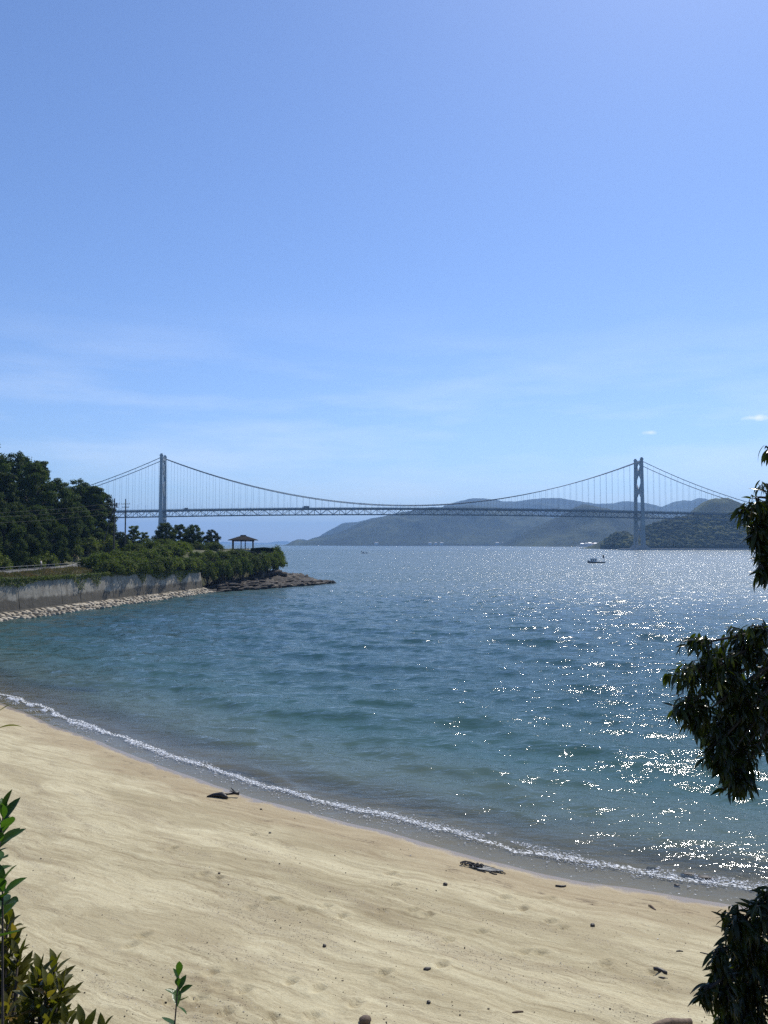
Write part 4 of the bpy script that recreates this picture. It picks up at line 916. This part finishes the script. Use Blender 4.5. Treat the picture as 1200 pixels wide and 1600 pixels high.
# clipped hedge on the clifftop right of the pavilion
he = at(412, 854, 206); n = 5200; x = rng.uniform(-3.4, 2.6, n); y = rng.uniform(-.7, .7, n); z = rng.uniform(0, 1.0, n)*(1 - .08*np.abs(x))
nr = rng.normal(size=(n, 3)); nr /= np.linalg.norm(nr, axis=1, keepdims=True); v, f = leaf_quads(np.stack([x, y, z], -1), nr, rng.uniform(.15, .28, n), .7)
hg = empty('hedge', (he.x, 206, 8.85), .2, 'low clipped dark hedge right of the pavilion', 'hedge'); ob('foliage', mesh_np('foliage', v, f, M['leaf_dark']), hg); MB().box((-3.2, -.08, -.6), (2.4, .08, .5)).build('stems', M['bark'], hg)
def car(px, Y_, rz, label, paint, hgt, z=None):
    p = at(px, 850, Y_); c_ = empty('parked_car' if hgt < 1.7 else 'parked_van', (p.x, Y_, float(road_z(Y_))+.05 if z is None else z), rz, label, 'car' if hgt < 1.7 else 'van')
    W = .86; cab = .62 if hgt < 1.7 else .9
    prof = [(-2.1, .3), (-2.1, cab+.25), (-1.5 if hgt < 1.7 else -2.0, hgt), (.6, hgt), (1.25, cab+.32), (2.05, cab+.15), (2.1, .3)]
    MB().loft([[(x, s_*W*(1 if z_ < 1.1 else .86), z_) for x, z_ in prof] for s_ in (-1, 1)]).build('body', paint, c_)
    for s_ in (-1, 1): MB().box((-1.3, s_*W*.93-.03, cab+.38), (.6, s_*W*.93+.03, hgt-.14)).build('side_window', M['glass'], c_)
    MB().add([(1.22, -.7, cab+.38), (1.22, .7, cab+.38), (.7, .62, hgt-.06), (.7, -.62, hgt-.06)], [(0, 1, 2, 3)]).build('windscreen', M['glass'], c_)
    wm = MB().tube([(0, -.1, 0), (0, .1, 0)], .31, 14).mesh('wheel', M['black'])
    for x in (-1.3, 1.35):
        for s_ in (-1, 1): ob('wheel', wm, c_, (x, s_*.78, .31))
M['car_white'] = simple('white_car_paint', (.75, .76, .77), .2, .04, 1); M['car_silver'] = simple('silver_car_paint', (.32, .34, .36), .25, .05, 1, metal=.4)
car(218, 193, .2, 'white car parked by the far bend of the road', M['car_white'], 1.45, 8.75)
car(243, 196, -.3, 'silver van parked under the trees beside the tower foot', M['car_silver'], 1.95, 8.8)
# the walker on the road
def person(px, py, label):
    Y_ = 137.5; p = at(px, py, Y_); z0 = float(road_z(Y_)) + .03; x0 = p.x
    pr = empty('person', (x0, Y_, z0), math.pi, label, 'person')       # walks towards the left of the photo
    def skin(name, pts, edges, mat, sub=1):
        me = bpy.data.meshes.new(name); me.from_pydata([q[:3] for q in pts], edges, []); o = ob(name, me, pr)
        m_ = o.modifiers.new('skin', 'SKIN'); m_.use_smooth_shade = True
        for i, q in enumerate(pts): me.skin_vertices[0].data[i].radius = (q[3], q[3] if len(q) < 5 else q[4])
        me.skin_vertices[0].data[0].use_root = True
        o.modifiers.new('sub', 'SUBSURF').levels = sub; o.modifiers['sub'].render_levels = sub
        me.materials.append(mat); return o
    # x is forward, y sideways
    B = [(0,0,.93,.13,.15),(0,0,1.15,.12,.15),(.01,0,1.38,.12,.17),(.03,0,1.48,.055),(.04,0,1.56,.075),(.05,0,1.66,.095),(.05,0,1.74,.07),
         (0,.10,.9,.085),(.16,.10,.50,.06),(.26,.10,.10,.04),(.36,.10,.04,.035), (0,-.10,.9,.085),(-.06,-.10,.48,.06),(-.34,-.10,.16,.04),(-.27,-.10,.04,.035),
         (.0,.20,1.40,.055),(-.12,.24,1.14,.042),(-.04,.25,.90,.034),(0,.25,.82,.03), (.0,-.20,1.40,.055),(.10,-.24,1.13,.042),(.26,-.24,.95,.034),(.32,-.23,.90,.03)]
    Eb = [(0,1),(1,2),(2,3),(3,4),(4,5),(5,6),(0,7),(7,8),(8,9),(9,10),(0,11),(11,12),(12,13),(13,14),(2,15),(15,16),(16,17),(17,18),(2,19),(19,20),(20,21),(21,22)]
    skin('body', B, Eb, M['skin'], 2)
    skin('shirt', [(0,0,.92,.145,.18),(0,0,1.15,.14,.175),(.01,0,1.40,.13,.185),(.0,.20,1.41,.075),(-.10,.235,1.20,.065),(.0,-.20,1.41,.075),(.08,-.235,1.20,.065)], [(0,1),(1,2),(2,3),(3,4),(2,5),(5,6)], M['white_shirt'])
    skin('trousers', [(0,0,.94,.14,.17),(0,.10,.86,.10),(.16,.10,.50,.078),(.26,.10,.12,.062),(0,-.10,.86,.10),(-.06,-.10,.48,.078),(-.33,-.10,.18,.062)], [(0,1),(1,2),(2,3),(0,4),(4,5),(5,6)], M['black'])
    skin('hair', [(.02,0,1.68,.10),(.03,0,1.755,.075)], [(0,1)], M['black'])
    for x, y, z, ry_ in ((.30, .10, .045, 0), (-.30, -.10, .07, .5)): MB().box((-.1, -.045, -.045), (.17, .045, .04)).build('shoe', M['black'], pr, loc=(x, y, z))
M['skin'] = simple('skin', (.45, .28, .2), .6, .05, 2); M['white_shirt'] = simple('white_shirt', (.78, .78, .78), .8, .04, 3)
person(64, 890, 'person in a white shirt and dark trousers walking along the road')
# ------------------------------------------------------------------ driftwood, stones and scraps on the beach
def small_stone(name, px, py, size, mat, label, cat, flat=.5, rz=0, sink=.25):
    p = ground_hit(px, py); v, f = ico(2); k = int(px + py)
    v = np.sign(v)*np.abs(v)**.92; nn = .75 + .5*vnoise(v[:, 0]*1.8 + k, v[:, 1]*1.8 + v[:, 2]*2, k % 97)
    v = v*nn[:, None]*np.array(size)
    o = ob(name, mesh_np(name, v, f, mat, True), None, p + Vector((0, 0, size[2]*(1 - 2*sink)))); o.rotation_euler = (0, 0, rz)
    return tag(o, label, cat)
def stick(name, px, py, L, r, rz, mat, label, cat, bend=.15, twigs=0):
    p = ground_hit(px, py); e = empty(name, p, rz, label, cat)
    pts = [(-L/2 + L*q, bend*L*math.sin(q*3.3 + px), r*.7 + .25*r*math.sin(q*5)) for q in np.linspace(0, 1, 8)]
    MB().tube(pts, [r*(.6 + .4*math.sin(math.pi*q) + .15*random.random()) for q in np.linspace(0, 1, 8)], 7).build('stem', mat, e, True)
    for k in range(twigs):
        q = pts[1 + (k*3) % 6]; a = random.uniform(.5, 1.1)*(-1)**k; l = L*random.uniform(.2, .38)
        MB().tube([q, (q[0] + l*.5*math.cos(a), q[1] + l*.5*math.sin(a), q[2] + l*.22), (q[0] + l*math.cos(a*1.2), q[1] + l*math.sin(a*1.2), q[2] + l*random.uniform(.1, .5))], [r*.5, r*.35, r*.12], 5).build('twig', mat, e, True)
    return e
ST = M['wet_stone'] = simple('dark_wet_stone', (.045, .038, .032), .6, .4, 6, bump=.02)
# black forked piece near the water
p = ground_hit(346, 1246); dk = empty('driftwood', p, .1, 'black forked driftwood root lying nearest the water on the left', 'driftwood')
MB().tube([(-.62, 0, .05), (-.35, .03, .10), (0, 0, .11), (.18, -.16, .08), (.3, -.24, .04)], [.03, .08, .13, .09, .03], 8).build('root', M['wet_wood'], dk, True)
MB().tube([(0, .02, .12), (.3, .10, .10), (.55, .12, .13), (.74, .1, .12)], [.05, .035, .06, .085], 7).build('knot', M['wet_wood'], dk, True)
MB().tube([(.55, .12, .15), (.45, .2, .26), (.38, .22, .35)], [.04, .03, .018], 6).build('fork', M['wet_wood'], dk, True)
MB().tube([(.56, .12, .15), (.42, .1, .22), (.33, .09, .23)], [.03, .025, .015], 6).build('fork', M['wet_wood'], dk, True)
# tangle of black net, rope and a bleached sheet
p = ground_hit(754, 1358); nt_ = empty('net_tangle', p, -.25, 'tangle of black rope and pale torn net washed up mid beach', 'debris')
for k in range(4):
    c0 = Vector((-.62 + .16*k, .16 - .03*k, .05)); pts = []
    for q in np.linspace(0, 1, 26):
        a = q*11 + k; pts.append(c0 + Vector((.13*math.cos(a)*(1+.3*math.sin(3*a)), .09*math.sin(a*1.3), .06*abs(math.sin(a*.9+k)))))
    MB().tube(pts, .018, 5).build('rope_bundle', M['black'], nt_, True)
for k, pl in enumerate([[(-.35, .10, .06), (.0, .16, .05), (.35, .10, .04), (.62, -.05, .03), (.78, -.22, .03)], [(-.2, .0, .05), (.1, .02, .03), (.25, -.1, .03), (.42, -.05, .05), (.55, -.08, .03)], [(.2, -.06, .03), (.28, -.26, .03), (.42, -.36, .03), (.52, -.34, .03)], [(-.15, -.22, .02), (.02, -.24, .03), (.14, -.3, .02)], [(.3, -.2, .04), (.44, -.2, .04), (.5, -.12, .05)]]):
    MB().tube(pl, .017, 5).build('rope', M['black'], nt_, True)
gx = np.linspace(0, 1, 26); gy = np.linspace(0, 1, 12); U, V_ = np.meshgrid(gx, gy)
zx = -.45 + 1.15*U; zy = .10 - .22*U - .26*(V_ - .5)*(1 + .5*np.sin(U*5)); zz = .02 + .055*np.abs(np.sin(V_*7 + U*4)) + .03*fbm(U*6, V_*6, 3, 3)
M['net'] = simple('bleached_net', (.36, .35, .31), .9, .25, 12)
ob('torn_sheet', mesh_np('torn_sheet', np.stack([zx, zy, zz], -1), grid_faces(12, 26), M['net'], True), nt_)
# small dark bits
small_stone('stone', 696, 1383, (.07, .05, .05), ST, 'small dark stone just below the net tangle', 'stone')
stick('driftwood_stick', 876, 1385, .34, .035, .2, M['wet_wood'], 'short dark stick above the middle of the right beach', 'driftwood')
stick('driftwood_stick', 1019, 1419, .30, .03, -.9, M['log'], 'short brown stick near the waterline left of the dark branches', 'driftwood')
small_stone('stone', 926, 1447, (.075, .05, .05), ST, 'small black stone alone on the right beach', 'stone', rz=.4)
stick('driftwood_stick', 1032, 1519, .32, .055, -.35, M['wet_wood'], 'thick black piece of wood left of the lower branches', 'driftwood', .1)
stick('driftwood_stick', 1036, 1529, .22, .022, -.25, M['wet_wood'], 'thin black twig just below the thick black wood', 'driftwood', .05)
small_stone('stone', 507, 1479, (.05, .045, .04), ST, 'small black pebble in the middle of the foreground sand', 'stone')
small_stone('stone', 667, 1515, (.10, .05, .04), ST, 'flat black stone low in the middle of the sand', 'stone', rz=.3)
small_stone('stone', 571, 1597, (.14, .11, .09), simple('brown_stone', (.12, .085, .06), .8, .3, 8, bump=.02), 'rounded brown stone at the bottom edge of the photo', 'stone')
small_stone('stone', 670, 1567, (.045, .04, .035), ST, 'tiny dark pebble right of the bottom brown stone', 'stone')
stick('driftwood_stick', 809, 1582, .26, .02, .05, M['log'], 'thin brown twig low on the sand right of centre', 'driftwood', .08)
stick('driftwood_stick', 1062, 1487, .18, .018, .1, M['wet_wood'], 'tiny dark twig right of centre near the lower branches', 'driftwood', .1)
stick('driftwood_stick', 1102, 1490, .26, .016, -.2, M['wet_wood'], 'thin dark twig touching the edge of the lower branches', 'driftwood', .1)
small_stone('stone', 408, 1265, (.045, .04, .035), ST, 'tiny black pebble right below the forked driftwood', 'stone')
small_stone('stone', 422, 1302, (.05, .04, .035), ST, 'tiny black pebble on the left beach below the driftwood', 'stone')
small_stone('stone', 1076, 1370, (.26, .13, .10), ST, 'low dark rock awash in the foam at right', 'rock', rz=-.2, sink=.3)
small_stone('stone', 1104, 1376, (.32, .13, .11), ST, 'longer dark rock awash just right of its neighbour', 'rock', rz=-.15, sink=.3)
small_stone('stone', 1018, 1358, (.18, .10, .08), ST, 'small dark rock in the foam left of the two rocks', 'rock', sink=.3)
small_stone('stone', 1058, 1385, (.10, .07, .05), ST, 'small stone on the wet sand by the rocks', 'stone')
lg = stick('log', 1050, 1604, .95, .085, .30, M['log'], 'weathered brown log at the bottom edge under the branches', 'log', .03)
# scattered grit, weed and shell bits, too many to count
n = 1500; px = rng.uniform(-20, 1220, n); py = 1240 + 380*rng.random(n)**.8; vs, fs = [], []; g_, gf = ico(1); cnt_ = 0
for a, b in zip(px, py):
    q = ground_hit(a, b)
    if float(shore_sd(q.x, q.y)) < .9: continue
    if vnoise(np.array(q.x*.35), np.array(float(shore_sd(q.x, q.y))*.9), 3) < .42 and rng.random() < .8: continue
    s_ = rng.gamma(2, .0035) + .003; vs.append(g_*s_*rng.uniform(.5, 1.5, 3) + np.array(q) + np.array([0, 0, s_*.3])); fs.append(gf + cnt_*len(g_)); cnt_ += 1
t = NT('beach_grit'); vo = t.n('TexWhiteNoise'); t.l(t.n('NewGeometry').outputs['Random Per Island'], vo.inputs['Vector'])
M['grit'] = t.done(t.principled(t.ramp(t.n('NewGeometry').outputs['Random Per Island'], [(.0, (.03, .024, .018)), (.55, (.07, .055, .04)), (.8, (.2, .16, .11)), (.95, (.7, .66, .58))]), .8))
tag(ob('grit', mesh_np('grit', np.concatenate(vs), np.concatenate(fs), M['grit'])), 'dark grit and pale shell bits strewn in bands over the sand', 'grit', kind='stuff')

# ------------------------------------------------------------------ foreground tree at the right: long hanging leaves
def leaf_mesh(name, L, W, mat, bend=.25, fold=.25, nseg=6, wide=.42):
    v, f = [], []
    for i in range(nseg + 1):
        q = i/nseg; w_ = W*.5*(math.sin(math.pi*q**(math.log(.5)/math.log(wide)))**.9 if 0 < q < 1 else .02)
        x = L*(q - bend*.25*q*q); z = -bend*L*q*q
        v += [(x, -w_, z + fold*w_), (x, 0, z), (x, w_, z + fold*w_)]
    for i in range(nseg):
        a = i*3; f += [(a, a+3, a+4, a+1), (a+1, a+4, a+5, a+2)]
    return mesh_np(name, v, f, mat, True), np.array(v), np.array(f)
def frame(d, roll):
    d = d.normalized(); up = Vector((0, 0, 1)) if abs(d.z) < .97 else Vector((0, 1, 0)); y = up.cross(d).normalized(); z = d.cross(y)
    return Matrix((d, y, z)).transposed() @ Matrix.Rotation(roll, 3, 'X')
def hang_leaves(root, specs, variants, limit, massmat, pname='leaf'):
    """specs: (position, direction, roll, scale); the ones that show largest become parts, the rest one mass"""
    def inframe(p):
        d = p - Vector((0, 0, EYE)); f = Vector((0, math.cos(PITCH), math.sin(PITCH))); u = Vector((0, -math.sin(PITCH), math.cos(PITCH))); k = d.dot(f)
        X_, Y_ = 600 + 1200*d.x/k, 800 - 1200*d.dot(u)/k; return -15 < X_ < 1215 and -15 < Y_ < 1615
    vis = [inframe(s[0]) for s in specs]; order = sorted(range(len(specs)), key=lambda i: (not vis[i], specs[i][0].y))
    R0 = root.location; mv, mf, c_ = [], [], 0
    for rank, i in enumerate(order):
        p, d, roll, sc = specs[i]; F_ = frame(d, roll); me, v, f = variants[i % len(variants)]
        if rank < limit and vis[i]:
            o = bpy.data.objects.new(pname, me); C.objects.link(o); o.parent = root; o.matrix_local = Matrix.Translation(p - R0) @ (F_.to_4x4()) @ Matrix.Scale(sc, 4)
        else:
            A = np.array(F_)*sc; mv.append(v @ A.T + np.array(p - R0)); mf.append(f + c_); c_ += len(v)
    if mv: tag(ob('leaf_mass', mesh_np('leaf_mass', np.concatenate(mv), np.concatenate(mf), massmat, True), root), kind='stuff')
def fgleaf(name, top, under, trans, rough=.3):
    t = NT(name); rd = t.n('ObjectInfo').outputs['Random']; gi = t.n('NewGeometry')
    rn = t.math('FRACT', t.math('ADD', rd, gi.outputs['Random Per Island']))
    col = t.ramp(rn, [(0, tuple(c*.65 for c in top)), (.5, top), (.88, tuple(c*1.35 for c in top)), (1, under)])
    n = t.noise(t.obj(), 60, 3, .6); col = t.mix(t.maprange(n, .35, .7, 0, .35), col, tuple(c*.5 for c in top))
    p = t.principled(col, rough, t.bump(n, .0015), 0, .28); tr = t.n('BsdfTranslucent'); t.l(t.mix(1., col, (1.7, 1.9, .5), 'MULTIPLY'), tr.inputs[0])
    m = t.n('MixShader'); m.inputs[0].default_value = trans; t.l(p, m.inputs[1]); t.l(tr.outputs[0], m.inputs[2]); return t.done(m.outputs[0])
M['long_leaf'] = fgleaf('long_glossy_leaf', (.026, .036, .007), (.07, .075, .018), .36, .22)
LV = [leaf_mesh('leaf', .115, .025, M['long_leaf'], b_, f_) for b_, f_ in ((.20, .3), (.45, .25), (.32, .4), (.6, .2), (.1, .3))]
T0 = at(1330, 1300, 5.6); base = Vector((T0.x, 5.6, float(bank_z(np.array(T0.x), np.array(5.6))) - .1))
ft = empty('foreground_tree', base, 0, 'dark tree with long drooping leaves reaching in from the right', 'tree')
def P_(px, py, Y_): return at(px, py, Y_) - base
trunk = [Vector((0, 0, -.3)), P_(1345, 1500, 5.6), P_(1330, 1200, 5.5), P_(1310, 950, 5.3), P_(1300, 760, 5.2), P_(1290, 560, 5.2)]
MB().tube(trunk, [.10, .085, .075, .06, .045, .02], 9).build('trunk', M['bark'], ft, True)
specs = []
# clusters of twig tips: (px, py, depth, spread in px x / y, tips)
CL = [(1098, 1008, 5.0, 26, 18, 9), (1078, 1052, 4.95, 24, 24, 16), (1120, 1045, 5.05, 36, 26, 34), (1165, 1010, 5.1, 30, 26, 28), (1185, 985, 5.0, 18, 12, 10), (1150, 1085, 5.1, 44, 34, 56), (1074, 1100, 4.95, 20, 16, 12), (1092, 1120, 4.95, 22, 22, 18),
      (1135, 1135, 5.15, 34, 30, 46), (1175, 1120, 5.3, 30, 50, 46), (1118, 1165, 5.0, 22, 22, 20), (1150, 1185, 5.1, 26, 24, 38), (1152, 1212, 5.05, 20, 16, 30), (1125, 1195, 5.0, 10, 10, 6), (1200, 1060, 5.2, 20, 40, 30), (1230, 1090, 5.3, 30, 60, 40), (1245, 1180, 5.3, 25, 40, 14),
      (1192, 800, 4.7, 16, 14, 14), (1165, 800, 4.6, 8, 8, 4), (1185, 835, 4.7, 14, 14, 14), (1198, 865, 4.7, 10, 22, 16), (1190, 890, 4.65, 8, 8, 5), (1199, 703, 4.6, 5, 4, 2), (1200, 762, 4.6, 5, 6, 3), (1225, 820, 4.8, 20, 70, 40), (1178, 782, 4.6, 8, 5, 3),
      (1185, 1425, 4.4, 20, 18, 18), (1150, 1440, 4.4, 18, 18, 16), (1165, 1470, 4.5, 32, 26, 38), (1125, 1490, 4.4, 14, 12, 9), (1180, 1520, 4.6, 36, 36, 56), (1130, 1540, 4.4, 20, 20, 20), (1100, 1550, 4.3, 10, 8, 6), (1165, 1580, 4.6, 34, 30, 50), (1140, 1600, 4.6, 24, 20, 22), (1225, 1500, 4.7, 24, 70, 36), (1200, 1400, 4.4, 8, 8, 5)]
tw = MB(); hubs = {0: P_(1310, 1010, 5.3), 1: P_(1306, 830, 5.2), 2: P_(1340, 1420, 5.5)}
for ci, (px, py, Y_, sx_, sy_, n) in enumerate(CL):
    hub = hubs[0] if 960 < py < 1260 else hubs[1] if py < 960 else hubs[2]
    cen = P_(px, py, Y_); lm_ = hub.lerp(cen, .55) + Vector((0, 0, .10))
    MB().tube([hub, lm_, cen + Vector((.03, 0, .02))], [.022, .013, .006], 6).build('branch', M['bark'], ft, True)
    for k in range(int(n*1.6)):
        o = Vector((max(-1., min(1., random.gauss(0, .55)))*sx_, 0, max(-1.1, min(1.1, random.gauss(0, .55)))*sy_))*(Y_/1200); o.y = max(-.22, min(.3, random.gauss(0, .5)*max(sx_, sy_)*Y_/1200))
        tip = cen + o; tw.tube([cen.lerp(lm_, .15), cen.lerp(tip, .6) + Vector((0, 0, .02)), tip], [.004, .003, .0018], 4, False)
        outd = Vector((o.x - .02, o.y*.8 - .02, 0)); outd = outd.normalized() if outd.length > 1e-4 else Vector((-1, 0, 0))
        for j in range(random.randint(4, 6)):
            a = random.uniform(-1.6, 1.6); dd = Matrix.Rotation(a, 3, 'Z') @ outd
            d = dd*random.uniform(.35, .9) + Vector((0, 0, -random.uniform(.25, 1.15))) if random.random() < .86 else dd + Vector((0, 0, random.uniform(-.1, .5)))
            specs.append((tip + base - outd*.05*random.random() + Vector((0, 0, random.uniform(-.03, .03))), d, random.uniform(-.7, .7), random.uniform(.65, 1.05)))
tag(tw.build('twigs', M['bark'], ft), kind='stuff')
hang_leaves(ft, specs, LV, 300, M['long_leaf'])

# ------------------------------------------------------------------ foreground shrubs at the left
M['ov_leaf'] = fgleaf('oval_leaf', (.080, .078, .014), (.20, .12, .04), .40, .35)
M['fresh_leaf'] = fgleaf('fresh_oval_leaf', (.040, .085, .018), (.07, .12, .03), .38, .3)
OV = [leaf_mesh('leaf', .078, .027, M['ov_leaf'], b_, f_, 6, .52) for b_, f_ in ((.1, .35), (.25, .4), (-.1, .3), (.35, .3))]
FR = [leaf_mesh('leaf', .060, .026, M['fresh_leaf'], b_, f_, 6, .55) for b_, f_ in ((.1, .4), (.25, .4), (-.05, .3))]
def shrub_fg(name, rootpx, Yr, tips, variants, label, limit, stemr=.006, stemmat='bark', one=False, ls=1.):
    r0 = at(rootpx[0], rootpx[1], Yr); r0.z = float(bank_z(np.array(r0.x), np.array(Yr))) - .05
    e = empty(name, r0, 0, label, 'shrub'); sp_ = []
    for (px, py, Y_, n, up) in tips:
        tip = at(px, py, Y_); mid = r0.lerp(tip, .6) + Vector((random.uniform(-.04, .04), random.uniform(-.04, .04), .05))
        if not one or not sp_: MB().tube([Vector((0, 0, 0)), mid - r0, tip - r0], [stemr*1.6, stemr, stemr*.55], 6).build('stem', M[stemmat], e, True)
        ax = ((tip - mid).normalized()*.5 + Vector((0, 0, .8))).normalized()
        for j in range(n):
            a = j*2.399 + random.uniform(-.3, .3); q = j/max(1, n-1); el = up*(1.25 - .95*q) + random.uniform(-.12, .12)
            d = Vector((math.cos(a)*math.cos(el), math.sin(a)*math.cos(el), math.sin(el)))
            sp_.append((tip - ax*(.075*q) , d, random.uniform(-.4, .4), random.uniform(.75, 1.15)*(.72 + .3*q)*ls))
    hang_leaves(e, sp_, variants, limit, variants[0][0].materials[0]); return e
tips = []
for px, py, Y_, n in [(12, 1440, 2.3, 13), (18, 1470, 2.25, 14), (28, 1495, 2.2, 15), (5, 1480, 2.3, 14), (10, 1510, 2.2, 16), (30, 1525, 2.25, 14), (20, 1545, 2.3, 14), (0, 1535, 2.2, 14), (-10, 1460, 2.3, 12),
                      (62, 1520, 2.1, 14), (85, 1515, 2.15, 15), (75, 1545, 2.05, 15), (98, 1540, 2.1, 14), (55, 1550, 2.1, 14), (88, 1570, 2.05, 14), (62, 1580, 2.05, 14), (40, 1575, 2.1, 14), (35, 1600, 2.05, 14), (10, 1580, 2.1, 14), (75, 1605, 2.0, 13), (105, 1600, 2.0, 10), (130, 1605, 1.95, 10), (160, 1618, 1.95, 9), (5, 1620, 2.0, 12), (120, 1625, 1.95, 12), (-20, 1560, 2.2, 14), (-25, 1500, 2.3, 14)]:
    tips.append((px, py, Y_, n, 1.0))
shrub_fg('foreground_shrub', (20, 1600), 2.1, tips, OV, 'olive-leaved bush in the bottom left corner', 300)
shrub_fg('leafy_shoot', (-40, 1600), 2.0, [(6, 1268, 1.9, 9, 1.1), (-2, 1302, 1.9, 7, .8), (-14, 1340, 1.9, 6, .5), (4, 1380, 1.85, 8, 1.0), (-10, 1415, 1.85, 6, .6)], FR, 'tall green leafy shoot at the left edge above the bush', 60, .004, ls=1.2)
shrub_fg('small_sprout', (272, 1760), 2.1, [(279, 1526, 1.95, 7, 1.15), (278, 1556, 1.95, 2, .6), (277, 1572, 1.95, 1, -.3)], FR, 'single thin sprout with a tuft of green leaves at the bottom', 20, .0028, one=True, ls=.85)
shrub_fg('leafy_twig', (-90, 1400), 2.6, [(-4, 1113, 2.6, 5, .5)], OV, 'tip of a leafy twig just inside the left edge beside the foam', 20, .004)
# ------------------------------------------------------------------ hazy summer air
hz = MB().box((-15800, -60, -9), (15800, 15800, 420)).build('haze', None)
t = NT('haze_air'); v = t.n('VolumePrincipled'); v.inputs['Color'].default_value = (.32, .58, 1.0, 1); v.inputs['Density'].default_value = 1.25e-4; v.inputs['Anisotropy'].default_value = .2
t.l(v.outputs[0], t.o.inputs['Volume']); hz.data.materials.append(t.m)
tag(hz, 'thin blue summer haze over the strait', 'haze', kind='stuff')
